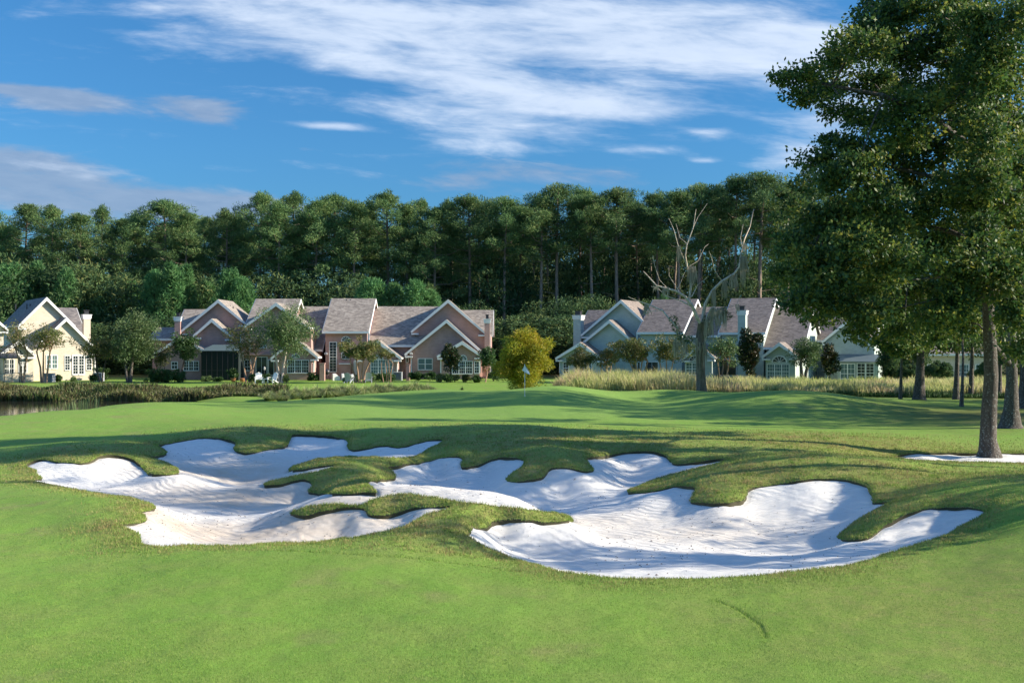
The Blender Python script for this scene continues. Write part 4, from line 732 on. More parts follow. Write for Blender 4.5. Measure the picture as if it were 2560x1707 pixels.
mid_tree('fairway_tree', 'trunk showing just right of the big oak trunk', 80, (2497, 988), .20, 560, [(2500,780,60,50),(2520,700,70,60),(2500,600,80,60),(2540,850,50,35)], 46)
mid_tree('fairway_tree', 'wide furrowed trunk behind the oak, second widest in the photo', 50, (2526, 1083), .42, 300, [(2520,640,90,60),(2480,540,90,60),(2560,500,90,70),(2540,380,90,70),(2460,400,80,60),(2540,760,60,40)], 47, per=60)
mid_tree('fairway_tree', 'dark trunk at the extreme right edge of the photo', 64, (2556, 1022), .28, 560, [(2550,880,50,34),(2560,720,70,60),(2530,820,50,40),(2570,620,70,60)], 48)
# trees beyond the right edge whose shade falls on the bunkers and the green
SHADE = [(17.4, 21.3, 9, 0, .6), (18.8, 29.0, 16, 1, .32), (22.9, 32.0, 16, 2, .45), (41, 57, 18, 3, .9), (46, 65, 14, 1, 1), (60, 52, 20, 2, .8), (49, 71, 12.5, 3, 1), (40, 62, 32, 0, .3), (22.5, 24.3, 7.5, 2, .75)]
def b_var(seed):
    rg = np.random.RandomState(seed); Cc = []; Rr = []; mb = MB(); mb.tube([(0, 0, 0), (.2, 0, 4), (0, .2, 8)], [.3, .24, .08], 10)
    for i in range(52):
        d = rg.randn(3); d /= np.linalg.norm(d); q = rg.rand() ** .5; c = (d[0] * q * 3.6, d[1] * q * 3.6, 6.2 + d[2] * q * 3.4); Cc.append(c); Rr.append((.75, .75, .5))
        if i % 2 == 0: mb.tube([(0, 0, 3 + 3 * rg.rand()), c], [.06, .02], 4, False)
    return mb.mesh('trunk', True), card_mesh('crown', rg, Cc, Rr, 150, .2, .05, quad=True)
SV = [b_var(300 + i) for i in range(4)]
for x, y, h_, v, wd_ in SHADE:
    r = thing('shade_tree', 'tall shade tree beyond the right edge, known only by its long shadow', 'tree', (x, y, gz(x, y) - .1), rnd.random() * 6.28, 'trees beyond the right edge'); s_ = h_ / 9.8; r.scale = (s_ * wd_, s_ * wd_, s_)
    link('trunk', SV[v][0], K_oak, r); link('crown', SV[v][1], L_oak, r)
# ------------------------------------------------------------------ houses
def b_stucco(c0, c1):
    def f(t):
        P = t.n('ShaderNodeTexCoord').outputs['Object']; n = t.noise(P, 1.3, 5, .65); n2 = t.noise(P, 24, 3, .7)
        br = t.n('ShaderNodeTexBrick', i_Vector=t.n('ShaderNodeMapping', i_Vector=P, i_Rotation=(R(90), 0, 0)).outputs[0], i_Scale=1.0, i_Mortar_Size=.012, i_Brick_Width=.32, i_Row_Height=.12)
        br.inputs['Color1'].default_value = (.85, .85, .85, 1); br.inputs['Color2'].default_value = (1, 1, 1, 1); br.inputs['Mortar'].default_value = (.74, .74, .74, 1)
        c = t.mix(t.ramp(n, [(.3, 0.0), (.7, 1.0)]), c0, c1); c = t.mix(.8, c, br.outputs[0], 'MULTIPLY')
        out(t, t.n('ShaderNodeBsdfPrincipled', i_Base_Color=c, i_Roughness=.9, i_Normal=bump(t, n2, .3, .02)).outputs[0])
    return f
def b_roof(c0, c1):
    def f(t):
        P = t.n('ShaderNodeTexCoord').outputs['Object']; v = t.n('ShaderNodeTexVoronoi', i_Vector=t.n('ShaderNodeMapping', i_Vector=P, i_Scale=(3.2, 5.5, 7.5)).outputs[0], i_Scale=1.0)
        n = t.noise(P, .7, 4, .6); rnd_ = t.n('ShaderNodeSeparateColor', i_0=v.outputs['Color']).outputs[0]
        c = t.mix(rnd_, c0, c1); k = t.m('ADD', .75, t.m('MULTIPLY', n, .5)); c = t.mix(1.0, c, t.n('ShaderNodeCombineColor', i_0=k, i_1=k, i_2=k).outputs[0], 'MULTIPLY')
        out(t, t.n('ShaderNodeBsdfPrincipled', i_Base_Color=c, i_Roughness=.9, i_Normal=bump(t, rnd_, .5, .03)).outputs[0])
    return f
def plain(c, r=.6, m=0.0, var=.15, sc=4):
    def f(t):
        P = t.n('ShaderNodeTexCoord').outputs['Object']; n = t.noise(P, sc, 4, .6); k = t.m('ADD', 1 - var / 2, t.m('MULTIPLY', n, var))
        cc = t.mix(1.0, tuple(c), t.n('ShaderNodeCombineColor', i_0=k, i_1=k, i_2=k).outputs[0], 'MULTIPLY'); out(t, t.n('ShaderNodeBsdfPrincipled', i_Base_Color=cc, i_Roughness=r, i_Metallic=m).outputs[0])
    return f
S_pink = mat('pink_stucco', b_stucco((.46, .28, .24), (.54, .34, .29))); S_cream = mat('cream_stucco', b_stucco((.66, .57, .44), (.74, .65, .51))); S_green = mat('pale_green_stucco', b_stucco((.42, .49, .44), (.52, .58, .53)))
R_grey = mat('grey_shingles', b_roof((.18, .15, .125), (.37, .32, .265))); R_brown = mat('brown_shingles', b_roof((.15, .12, .10), (.29, .235, .195))); R_dark = mat('dark_shingles', b_roof((.11, .10, .10), (.24, .21, .19)))
M_trim = mat('white_trim', plain((.78, .78, .76), .5, 0, .08)); M_glass = mat('window_glass', plain((.03, .045, .05), .06, 0, .3, 1.5)); M_mesh = mat('porch_screen', plain((.008, .018, .018), .9)); M_iron = mat('dark_metal', plain((.04, .04, .045), .45, .3))
M_blind = mat('window_blind', plain((.10, .17, .17), .25, 0, .4, 2)); M_pmetal = mat('pale_metal', plain((.5, .5, .48), .5, .2)); M_terra = mat('terracotta', plain((.42, .18, .09), .8)); M_wht = mat('white_cover', plain((.82, .81, .78), .7, 0, .15)); M_greyp = mat('grey_paint', plain((.36, .38, .42), .6)); S_pink_shade = mat('pink_stucco_shaded', b_stucco((.30, .14, .11), (.38, .20, .16)))
class House:
    def __init__(s, name, label, px, D, rot, wall, roof, cat='house'):
        s.o = (px_x(px, D), D); s.rot = R(rot); s.wall = wall; s.roof = roof; s.r = thing(name, label, cat, (s.o[0], s.o[1], 0), s.rot)
        s.c, s.s = math.cos(s.rot), math.sin(s.rot)
    def L(s, px, py, yl):
        """local (x, z) on the plane local-y = yl seen at a photo pixel"""
        a = (px - CX) / F; b = (py - CY) / F; n = (-s.s, s.c); t = (yl + n[0] * s.o[0] + n[1] * s.o[1]) / (a * n[0] + n[1])
        return (a * t - s.o[0]) * s.c + (t - s.o[1]) * s.s, CH - b * t
    def gable(s, apex, left, right, yl, depth, wl=None, wr=None, base=-.3, wall=True, trim=.30, ov=.4, wallmat=None):
        ax, az = s.L(*apex, yl - ov); lx, lz = s.L(*left, yl - ov); rx, rz = s.L(*right, yl - ov)
        kl = (az - lz) / (ax - lx); kr = (az - rz) / (rx - ax); x0 = lx + .35 if wl is None else s.L(wl, apex[1], yl)[0]; x1 = rx - .35 if wr is None else s.L(wr, apex[1], yl)[0]
        sl = lambda x: az - (ax - x) * kl if x < ax else az - (x - ax) * kr
        if wall:
            MB().extr([(x0, yl, base), (x1, yl, base), (x1, yl, max(base + .1, sl(x1) - .2)), (ax, yl, az - .2), (x0, yl, max(base + .1, sl(x0) - .2))], (0, depth - .1, 0)).build('wall', wallmat or s.wall, s.r)
        t_ = .16
        MB().extr([(lx, yl - ov, lz), (ax, yl - ov, az), (ax, yl - ov, az - t_ * 1.3), (lx, yl - ov, lz - t_)], (0, depth + ov, 0)).extr([(ax, yl - ov, az), (rx, yl - ov, rz), (rx, yl - ov, rz - t_), (ax, yl - ov, az - t_ * 1.3)], (0, depth + ov, 0)).build('roof', s.roof, s.r)
        m = MB(); f = yl - ov - .05; d = (0, .045, 0); e = .03
        m.extr([(lx - e, f, lz - .02), (ax, f, az - .02), (ax, f, az - trim * 1.35), (lx - e, f, lz - trim)], d).extr([(ax, f, az - .02), (rx + e, f, rz - .02), (rx + e, f, rz - trim), (ax, f, az - trim * 1.35)], d)
        m.extr([(lx - e, f, lz - trim), (lx + .75, f, lz - trim), (lx + .75, f, lz - trim - .16), (lx - e, f, lz - trim - .16)], (0, ov, 0)).extr([(rx + e, f, rz - trim), (rx - .75, f, rz - trim), (rx - .75, f, rz - trim - .16), (rx + e, f, rz - trim - .16)], (0, ov, 0))
        m.box(lx - .10, lx - .035, yl - ov, yl + depth - .05, lz - .2, lz - .03).box(rx + .035, rx + .10, yl - ov, yl + depth - .05, rz - .2, rz - .03)
        m.box(ax - .01, ax + .01, yl - ov + .02, yl - ov + .04, az - .3, az - .25)
        m.build('rake_trim', M_trim, s.r); return dict(ax=ax, az=az, lx=lx, lz=lz, rx=rx, rz=rz)
    def slab(s, bl, br, ridge_y, ye, yr, ridge_px=None, base=-.3, wallmat=None, walls=True):
        x0, z0 = s.L(*bl, ye); x1, _ = s.L(*br, ye); _, zr = s.L((bl[0] + br[0]) / 2 if ridge_px is None else ridge_px, ridge_y, yr); yb = 2 * yr - ye; t_ = .18
        if walls:
            MB().extr([(x0 + .25, ye + .45, base), (x0 + .25, ye + .45, z0 - .02), (x0 + .25, yr, zr - .25), (x0 + .25, yb - .45, z0 - .02), (x0 + .25, yb - .45, base)], (x1 - x0 - .5, 0, 0)).build('wall', wallmat or s.wall, s.r)
        MB().extr([(x0, ye, z0), (x0, yr, zr), (x0, yr, zr - t_), (x0, ye, z0 - t_)], (x1 - x0, 0, 0)).extr([(x0, yr, zr), (x0, yb, z0), (x0, yb, z0 - t_), (x0, yr, zr - t_)], (x1 - x0, 0, 0)).build('roof', s.roof, s.r)
        m = MB().box(x0, x1, ye - .06, ye - .005, z0 - .24, z0 - .01)
        for x in (x0 - .05, x1 + .005): m.extr([(x, ye, z0 - .02), (x, yr, zr - .02), (x, yr, zr - .34), (x, ye, z0 - .3)], (.045, 0, 0)).extr([(x, yr, zr - .02), (x, yb, z0 - .02), (x, yb, z0 - .3), (x, yr, zr - .34)], (.045, 0, 0))
        m.build('rake_trim', M_trim, s.r); return dict(x0=x0, x1=x1, z0=z0, zr=zr)
    def win(s, x0, y0, x1, y1, yl, nx=3, ny=4, arch=False, cols=1, glass=None, name='window', fr=.07, proud=.05):
        a, zt = s.L(x0, y0, yl); b, zb = s.L(x1, y1, yl); yf = yl - proud; m = MB(); g = MB()
        if arch:
            r = (b - a) / 2; cx = (a + b) / 2; hh = max(.3, zt - zb); n = 12
            P_ = lambda t, q: (cx + math.cos(t) * r * q, yf, zb + math.sin(t) * hh * q)
            for i in range(n):
                t0, t1 = math.pi * i / n, math.pi * (i + 1) / n; m.extr([P_(t0, 1), P_(t0, .84), P_(t1, .84), P_(t1, 1)], (0, proud + .02, 0))
            for i in range(1, 5): t = math.pi * i / 5; dx = math.sin(t) * .022; dz = math.cos(t) * .022; p = P_(t, .86); m.extr([(cx - dx, yf + .01, zb + dz), (p[0] - dx, yf + .01, p[2] + dz), (p[0] + dx, yf + .01, p[2] - dz), (cx + dx, yf + .01, zb - dz)], (0, .03, 0))
            m.box(a, b, yf, yl + .02, zb - .07, zb); g.extr([P_(math.pi * i / n, .86) for i in range(n + 1)], (0, .01, 0)); g.v = [(v[0], v[1] + .03, v[2]) for v in g.v]
        else:
            m.box(a - fr, a, yf, yl + .02, zb - fr, zt + fr).box(b, b + fr, yf, yl + .02, zb - fr, zt + fr).box(a, b, yf, yl + .02, zt, zt + fr).box(a - .04, b + .04, yf - .03, yf - .001, zb - fr - .03, zb - .004).box(a, b, yf, yl + .02, zb - fr, zb - .005)
            wd = (b - a) / cols
            for c in range(cols):
                xx = a + c * wd
                if c: m.box(xx - .05, xx + .05, yf + .003, yl + .01, zb, zt)
                for i in range(1, nx): q = xx + wd * i / nx; m.box(q - .014, q + .014, yf + .012, yf + .04, zb, zt)
            for j in range(1, ny): q = zb + (zt - zb) * j / ny; w_ = .03 if j == ny // 2 else .014; m.box(a, b, yf + .008, yf + .038, q - w_, q + w_)
            g.box(a, b, yl - .018, yl - .008, zb, zt)
        f = m.build(name, M_trim, s.r); g.build('pane', glass or M_glass, f); return f
    def chimney(s, x0, x1, ytop, yl, base=1.0, mat_=None, pot=True, capm=None):
        a, zt = s.L(x0, ytop, yl); b, _ = s.L(x1, ytop, yl); w_ = b - a; m = MB().box(a + .06, b - .06, yl, yl + w_, base, zt - .35).build('chimney', mat_ or s.wall, s.r)
        MB().box(a - .03, b + .03, yl - .09, yl + w_ + .09, zt - .38, zt - .08).box(a + .02, b - .02, yl - .04, yl + w_ + .04, zt - .5, zt - .385).box(a - .08, b + .08, yl - .14, yl + w_ + .14, zt - .075, zt).build('cap', M_trim, m)
        if pot: MB().box(a + .2, b - .2, yl + .2, yl + w_ - .2, zt + .002, zt + .42).box(a + .12, b - .12, yl + .12, yl + w_ - .12, zt + .43, zt + .48).build('flue', M_iron, m)
    def vent(s, px, py, yl):
        x, z = s.L(px, py, yl); MB().tube([(x, yl, z - .8), (x, yl, z)], .06, 8).build('vent_pipe', M_iron, s.r)
    def spout(s, pts, yl):
        MB().tube([(s.L(px, py, yl)[0], yl - .06, s.L(px, py, yl)[1]) for px, py in pts], .06, 6).build('downspout', M_trim, s.r)
    def corner(s, px, y0, y1, yl, w_=.14):
        x, z1 = s.L(px, y0, yl); _, z0 = s.L(px, y1, yl); MB().box(x - w_ / 2, x + w_ / 2, yl - .03, yl + w_ / 2, z0, z1).build('corner_trim', M_trim, s.r)
    def patch(s, name, x0, y0, x1, y1, yl, m, dep=.08, proud=.03):
        a, zt = s.L(x0, y0, yl); b, zb = s.L(x1, y1, yl); return MB().box(a, b, yl - proud, yl - proud + dep, zb, zt).build(name, m, s.r)
# ---- pink townhouses
H = House('pink_townhouse', 'long pink stucco building with grey shingle roofs, white gable trim and square tower', 860, 118, 0, S_pink, R_grey, 'building')
H.slab((806, 828), (922, 828), 746, -1.4, 4.6)                                       # tower
H.slab((922, 862), (1100, 862), 766, -.4, 6.2, 1010); H.slab((724, 873), (806, 873), 766, -.5, 6.3, 770, wallmat=S_pink_shade)  # connecting wall: same pink stucco, its shadow put into a darker colour
H.slab((1140, 836), (1232, 836), 775, 2.4, 6.6, 1190); H.slab((606, 828), (724, 828), 747, -1.6, 4.6, 680)
H.slab((434, 834), (530, 834), 773, 2.4, 6.4, 480); H.slab((372, 846), (445, 846), 818, 2.2, 5.0, 410)
H.gable((1120, 748), (1029, 826), (1213, 830), 1.2, 6, wl=1031, wr=1226); H.gable((1116, 798), (1013, 883), (1208, 881), -.8, 2.4, wl=1025, wr=1204)
H.gable((1155, 852), (1094, 888), (1204, 887), -2.2, 1.6, wl=1102, wr=1200); H.gable((944, 850), (888, 893), (1002, 893), -2.4, 3, wl=896, wr=994)
H.gable((690, 756), (611, 814), (772, 818), -2.4, 3.5, wl=601, wr=778); H.gable((737, 843), (678, 893), (794, 891), -3.8, 1.6, wl=690, wr=784)
H.gable((545, 748), (451, 827), (613, 806), 1.2, 6, wl=455, wr=606); H.gable((529, 796), (484, 837), (580, 841), -.8, 2.4, wl=488, wr=603)
H.gable((450, 842), (385, 881), (520, 878), -2.6, 3, wl=395, wr=512)
H.chimney(1210, 1226, 797, .6); H.chimney(435, 452, 792, .6)
for a in ((867, 748, 4.3), (877, 748, 4.3), (845, 776, 2.4), (986, 777, 5.4), (787, 777, 5.5), (576, 763, 3), (583, 766, 3)): H.vent(*a)
H.win(824.5, 856, 840.5, 928, -.95, 2, 10); H.win(853, 840, 876, 852, -.95, arch=True); H.win(855, 858, 874, 896, -.95, 2, 5)
d = H.patch('door', 884, 902, 908, 940, -.95, M_trim, .09, .05); MB().box(d.data.vertices[0].co.x + .35, d.data.vertices[0].co.x + .75, -1.02, -1.003, .5, 1.7).build('pane', M_glass, d)
H.patch('fireplace', 848, 912, 877, 943, -1.3, S_pink, .5, 0); H.patch('mantel', 847, 908, 878, 911, -1.4, M_trim, .6, 0)
for px in (815, 1028): 
    x, z = H.L(px, 885, -1.0); MB().box(x - .14, x - .04, -1.14, -1.0, z - .06, z + .14).box(x + .04, x + .14, -1.14, -1.0, z - .06, z + .14).box(x - .05, x + .05, -1.05, -.96, z + .1, z + .2).build('floodlight', M_trim, H.r)
H.corner(921.5, 830, 940, -.95, .2); H.corner(1226, 836, 930, 1.2); H.corner(601.5, 836, 870, -2.4); H.corner(1102, 893, 932, -2.2, .1); H.corner(1200, 893, 932, -2.2, .1)
H.win(928, 900, 981, 933, -2.4, 3, 4, cols=3, glass=M_blind); H.win(937, 886, 958, 897, -2.4, arch=True); H.win(1046, 897, 1080, 923, -.8, 1, 2, cols=2, glass=M_blind)
H.win(1148, 887, 1168, 899, -2.2, arch=True); H.win(1131, 904, 1180, 933, -2.2, 3, 4, cols=3); H.win(1187, 904, 1197, 932, -2.2, 2, 4)
H.win(720, 901, 771, 931, -3.8, 3, 4, cols=3); H.win(728, 884, 750, 894, -3.8, arch=True); H.win(618, 854, 631, 869, -2.4, 2, 3); H.win(648, 858, 667, 869, -2.4, arch=True)
H.patch('balcony_band', 601, 884, 684, 888, -2.4, S_pink, .3, .25)
H.win(641, 893, 667, 937, -2.4, 2, 1, name='patio_door'); H.win(672, 900, 684, 937, -2.4, 1, 1, name='patio_door'); H.win(612, 900, 626, 925, -2.4, 2, 3)
H.win(430, 905, 443, 921, -2.6, 2, 2); H.win(460, 904, 496, 925, -2.6, 2, 3, cols=3); H.win(1036 - 20, 895, 1020, 905, -.35, 1, 1)
H.spout([(1015, 882), (1016, 887), (1028, 894), (1028, 936)], -.8); H.spout([(1000, 893), (1000, 896), (994, 900), (993, 934)], -2.4); H.spout([(791, 892), (791, 896), (785, 899), (784, 930)], -3.8)
x0, z1 = H.L(503, 878, -5); x1, z0 = H.L(596, 940, -5); pz = MB().box(x0, x1, -5, -2.7, -.1, z1).build('screen_porch', M_mesh, H.r)
MB().extr([(x0 - .1, -5.1, z1 + .02), (x1 + .1, -5.1, z1 + .02), (x1 - .3, -2.75, z1 + .62), (x0 + .6, -2.75, z1 + .62)], (0, 0, .05)).build('porch_roof', mat('screen_roof', plain((.09, .13, .13), .6)), pz)
m = MB()
for i in range(8): x = x0 + (x1 - x0) * i / 7; m.box(x - .025, x + .025, -5.05, -5.003, -.1, z1)
m.box(x0, x1, -5.06, -5.051, 1.0, 1.05).box(x0, x1, -5.06, -5.051, z1 - .06, z1).build('porch_frame', M_iron, pz)
# ---- pale green townhouses, turned away to the left
H = House('pale_green_townhouse', 'pale green stucco building with brown roofs behind the dead tree', 1600, 118, -24, S_green, R_brown, 'building')
H.slab((1592, 830), (1708, 830), 748, -1.4, 4.6, 1690); H.slab((1700, 838), (1800, 834), 767, 0, 5, 1790); H.slab((1796, 831), (1913, 831), 745, -1.4, 4.6, 1890); H.slab((1440, 838), (1530, 838), 775, 2.6, 6.6, 1495)
H.slab((1908, 868), (2010, 868), 767, -1.0, 5.6, 1990)
H.gable((1552, 749), (1454, 835), (1645, 835), 1.0, 6, wl=1458, wr=1640); H.gable((1523, 799), (1458, 854), (1585, 854), -1.0, 2.6, wl=1462, wr=1580); H.gable((1450, 855), (1390, 893), (1506, 896), -3.0, 2.6, wl=1399, wr=1500)
H.gable((1748, 860), (1706, 894), (1786, 892), -3.6, 3, wl=1712, wr=1780); H.gable((1948, 855), (1906, 889), (1993, 889), -3.2, 3, wl=1914, wr=1988)
H.chimney(1432, 1453, 788, .6); H.chimney(1843, 1865, 776, -2.2, -.2, capm=1)
for a in ((1690, 760, 3.8), (1873, 755, 3.9), (1640, 762, 3.6)): H.vent(*a)
H.win(1409, 906, 1421, 934, -3, 2, 4); H.win(1460, 907, 1478, 930, -3, 2, 4, cols=2); H.win(1716, 908, 1745, 936, -3.6, 2, 4, cols=2, glass=M_blind); H.win(1722, 888, 1752, 901, -3.6, arch=True)
H.win(1929, 888, 1968, 905, -3.2, arch=True); H.win(1919, 911, 1972, 946, -3.2, 3, 4, cols=3, glass=M_blind); H.win(1882, 841, 1896, 873, -.95, 1, 2, glass=M_blind); H.win(1650, 858, 1668, 880, -.95, 2, 3)
H.win(1560, 905, 1600, 938, -.95, 2, 1, cols=2, name='patio_door'); H.win(1615, 905, 1645, 938, -.95, 2, 1, name='patio_door'); H.win(1500, 905, 1540, 938, -.95, 2, 1, cols=2, name='patio_door'); H.win(1800, 900, 1840, 938, -.95, 2, 1, name='patio_door')
H.corner(1592.5, 833, 930, -.95); H.spout([(1392, 895), (1393, 899), (1400, 903), (1400, 932)], -3.0)
H = House('pale_green_house', 'pale green house with glazed sunroom, half hidden by the oak foliage', 2130, 116, -24, S_green, R_brown)
H.slab((2020, 850), (2192, 850), 770, 1.5, 6, 2110); H.gable((2119, 798), (2056, 852), (2190, 852), -1, 3, wl=2062, wr=2186)
H.win(2102, 910, 2136, 946, -2.6, 2, 3, cols=2, glass=M_blind); H.win(2144, 909, 2162, 948, -2.6, 2, 5, name='french_door'); H.win(2166, 909, 2184, 948, -2.6, 2, 5, name='french_door')
x0, z1 = H.L(2094, 905, -2.55); x1, z0 = H.L(2196, 950, -2.55); pz = MB().box(x0, x1, -2.55, -1.05, -.2, z1).build('sunroom', S_green, H.r)
MB().extr([(x0 - .1, -2.8, z1 + .02), (x1 + .1, -2.8, z1 + .02), (x1 + .1, -1.05, z1 + .75), (x0 - .1, -1.05, z1 + .75)], (0, 0, .06)).build('sunroom_roof', mat('sunroom_roof', plain((.16, .20, .21), .4)), pz)
H = House('cream_bungalow', 'cream house with white framed windows seen between the right hand trunks', 2390, 124, -10, S_cream, R_grey)
H.slab((2300, 884), (2470, 884), 822, 0, 5, 2390)
for a, b in ((2348, 2365), (2396, 2408), (2410, 2421), (2440, 2452), (2320, 2334)): H.win(a, 912, b, 940, .45, 2, 3, glass=M_blind)
# ---- cream house, gables turned to the sun
H = House('cream_house', 'sunlit cream house with white french doors and steep dark roofs at the left edge', 150, 114, 33, S_cream, R_dark)
H.slab((120, 830), (213, 828), 769, 3, 7.5, 160); 
H.gable((117, 742), (46, 813), (186, 812), 1.0, 12, wl=52, wr=184); H.gable((166, 793), (104, 852), (247, 877), -1.5, 3.4, wl=72, wr=239)
H.gable((49, 848), (2, 883), (88, 885), -3.2, 2.2, wl=8, wr=84); H.gable((-35, 772), (-115, 842), (20, 822), -.5, 6)
H.chimney(208, 228, 786, .8, -.2)
for a in ((39, 760, 6), (67, 760, 6), (75, 760, 6)): H.vent(*a)
H.win(117, 889, 127, 920, -1.5, 2, 3, glass=M_blind); H.win(131, 889, 142, 920, -1.5, 2, 3, glass=M_blind); H.win(163, 890, 174, 924, -1.5, 2, 5); H.win(183, 890, 194, 934, -1.5, 2, 6, name='french_door', fr=.13); H.win(198, 890, 209, 934, -1.5, 2, 6, name='french_door', fr=.13); H.win(217, 890, 228, 924, -1.5, 2, 5)
H.win(33, 872, 59, 887, -3.2, arch=True); H.win(12, 899, 34, 932, -3.2, 2, 3, cols=2); H.win(48, 896, 66, 930, -3.2, 2, 4, cols=2)
H.spout([(240, 880), (239, 884), (237, 888), (237, 932)], -1.5); H.patch('wall_lamp', 177, 896, 180, 903, -1.5, M_iron, .12, .12)
x0, z1 = H.L(-30, 897, -6); x1, _ = H.L(52, 897, -6); pz = MB().extr([(x0, -6, z1), (x1, -6, z1), (x1, -3.25, z1 + .5), (x0, -3.25, z1 + .5)], (0, 0, .07)).build('porch_roof', mat('awning', plain((.13, .12, .12), .7)), H.r)
m = MB()
for i in range(5): x = x0 + .1 + (x1 - x0 - .2) * i / 4; m.box(x - .03, x + .03, -5.95, -5.88, -.1, z1 - .002)
m.box(x0 + .1, x1 - .1, -5.94, -5.89, .9, .96).build('porch_frame', M_iron, pz)
# ------------------------------------------------------------------ garden things
def pt(px, py, D=None):
    x, y, z = hit(px, py) if D is None else (px_x(px, D), D, 0); return x, y, gz(x, y)
def chair(px, D, rz, m, label):
    x, y, z = pt(px, 0, D); r = thing('adirondack_chair', label, 'garden chair', (x, y, z), rz, 'adirondack chairs on the lawn')
    MB().extr([(-.28, -.3, .36), (.28, -.3, .36), (.28, .25, .22), (-.28, .25, .22)], (0, 0, .03)).build('seat', m, r)
    b = MB()
    for i in range(5):
        x_ = -.24 + i * .12; h_ = .95 + (.10 - abs(i - 2) * .05); b.extr([(x_ - .052, .2, .24), (x_ + .052, .2, .24), (x_ + .06, .45, h_), (x_ - .06, .45, h_)], (0, .025, 0))
    b.build('backrest', m, r)
    for s_ in (-1, 1):
        MB().box(s_ * .36 - .07, s_ * .36 + .07, -.35, .35, .55, .58).build('armrest', m, r); MB().box(s_ * .33 - .045, s_ * .33 + .045, -.32, -.28, 0, .548).build('leg', m, r); MB().extr([(s_ * .30 - .02, -.3, .36), (s_ * .30 + .02, -.3, .36), (s_ * .30 + .02, .5, 0), (s_ * .30 - .02, .5, 0)], (0, 0, .1)).build('leg', m, r)
chair(647, 105, .25, M_wht, 'white adirondack chair under the birch, facing the golf green'); chair(681, 105, -.6, M_wht, 'white adirondack chair under the birch, turned towards the other white chair')
chair(872, 105, 2.9, M_greyp, 'grey adirondack chair seen from behind, left of the crape myrtle trunk'); chair(921, 106, 3.3, M_greyp, 'grey adirondack chair seen from behind, right of the crape myrtle trunk')
x, y, z = pt(665, 0, 104.8); r = thing('side_table', 'small white table between the two white chairs', 'table', (x, y, z)); MB().box(-.22, .22, -.22, .22, .42, .45).build('table_top', M_wht, r)
for a in (-1, 1):
    for b in (-1, 1): MB().box(a * .18 - .025, a * .18 + .025, b * .18 - .025, b * .18 + .025, 0, .418).build('leg', M_wht, r)
def covered(px, D, w_, h_, label, sd):
    x, y, z = pt(px, 0, D); f = 1 if sd % 2 else -1; w2 = w_ / 2; p = [(-w2, 0), (w2, 0), (w2 * .92, h_ * .55), (w2 * .2, h_ * .8), (-w2 * .3, h_ * 1.02), (-w2 * .95, h_ * .97)]; m = MB(); n = len(p)
    for yy, q in ((-.36, .94), (-.30, 1.0), (.30, 1.0), (.36, .94)):
        for a, b in p: m.v.append((a * f * q + (.04 * math.sin(9 * b + sd)), yy + .03 * math.sin(7 * a), b * q))
    for i in range(3):
        for k in range(n): k2 = (k + 1) % n; m.f.append([i * n + k, i * n + k2, (i + 1) * n + k2, (i + 1) * n + k])
    m.f += [list(range(n)), list(range(3 * n, 4 * n))]
    o = m.build('covered_chair', M_wht, None); o.location = (x, y, z - .02); o.rotation_euler = (0, 0, .3 * f); o['label'] = label; o['category'] = 'covered furniture'; o['group'] = 'white covered patio furniture'
covered(840, 113, .85, .72, 'white covered patio chair, left one in front of the tower', 1); covered(862, 113, .7, .72, 'white covered patio chair in the middle, before the outdoor fireplace', 3); covered(886, 112.6, .72, .66, 'white covered patio chair, right one by the white door', 5)
for px, D, w_, h_, lab in ((776, 113, .32, 1.75, 'thin pink garden pillar left of the two by the shaded pink wall'), (806, 112, .5, 1.72, 'thick pink garden pillar at the left corner of the tower'), (1020, 112, .36, 1.6, 'pink garden pillar left of the wide pink gable')):
    x, y, z = pt(px, 0, D); r = thing('garden_pillar', lab, 'pillar', (x, y, z), 0, 'pink garden pillars'); MB().box(-w_ / 2, w_ / 2, -w_ / 2, w_ / 2, -.1, h_).build('shaft', S_pink, r); MB().box(-w_ / 2 - .04, w_ / 2 + .04, -w_ / 2 - .04, w_ / 2 + .04, h_ + .002, h_ + .09).build('cap', S_pink, r)
def grill(px, D, label):
    x, y, z = pt(px, 0, D); r = thing('kettle_grill', label, 'grill', (x, y, z)); MB().lathe([(.02, .62), (.22, .66), (.31, .82), (.32, .9)]).build('bowl', M_iron, r, True); MB().lathe([(.33, .902), (.30, 1.04), (.18, 1.15), (.02, 1.19)]).build('lid', M_iron, r, True)
    for k in range(3): t = 2.1 * k; MB().tube([(.12 * math.cos(t), .12 * math.sin(t), .68), (.32 * math.cos(t), .32 * math.sin(t), 0)], .018, 6).build('leg', M_iron, r)
grill(817, 113, 'dark round grill beside the thick pink pillar'); grill(1933, 110, 'dark round grill in front of the arched window of the pale green building')
def ac(px, D, label):
    x, y, z = pt(px, 0, D); r = thing('air_conditioner', label, 'air conditioner', (x, y, z)); MB().box(-.42, .42, -.4, .4, 0, .82).build('body', M_greyp, r); MB().box(-.44, .44, -.42, .42, .822, .86).build('top', M_pmetal, r)
    m = MB()
    for i in range(9): m.box(-.4, .4, -.42, -.405, .07 + i * .085, .10 + i * .085)
    m.build('grille', M_iron, r)
ac(995, 113.2, 'grey air conditioner unit by the downspout right of the bay window'); ac(124, 109, 'grey air conditioner unit before the cream house windows'); ac(262 - 15, 111, 'dark utility box behind the right corner of the cream house')
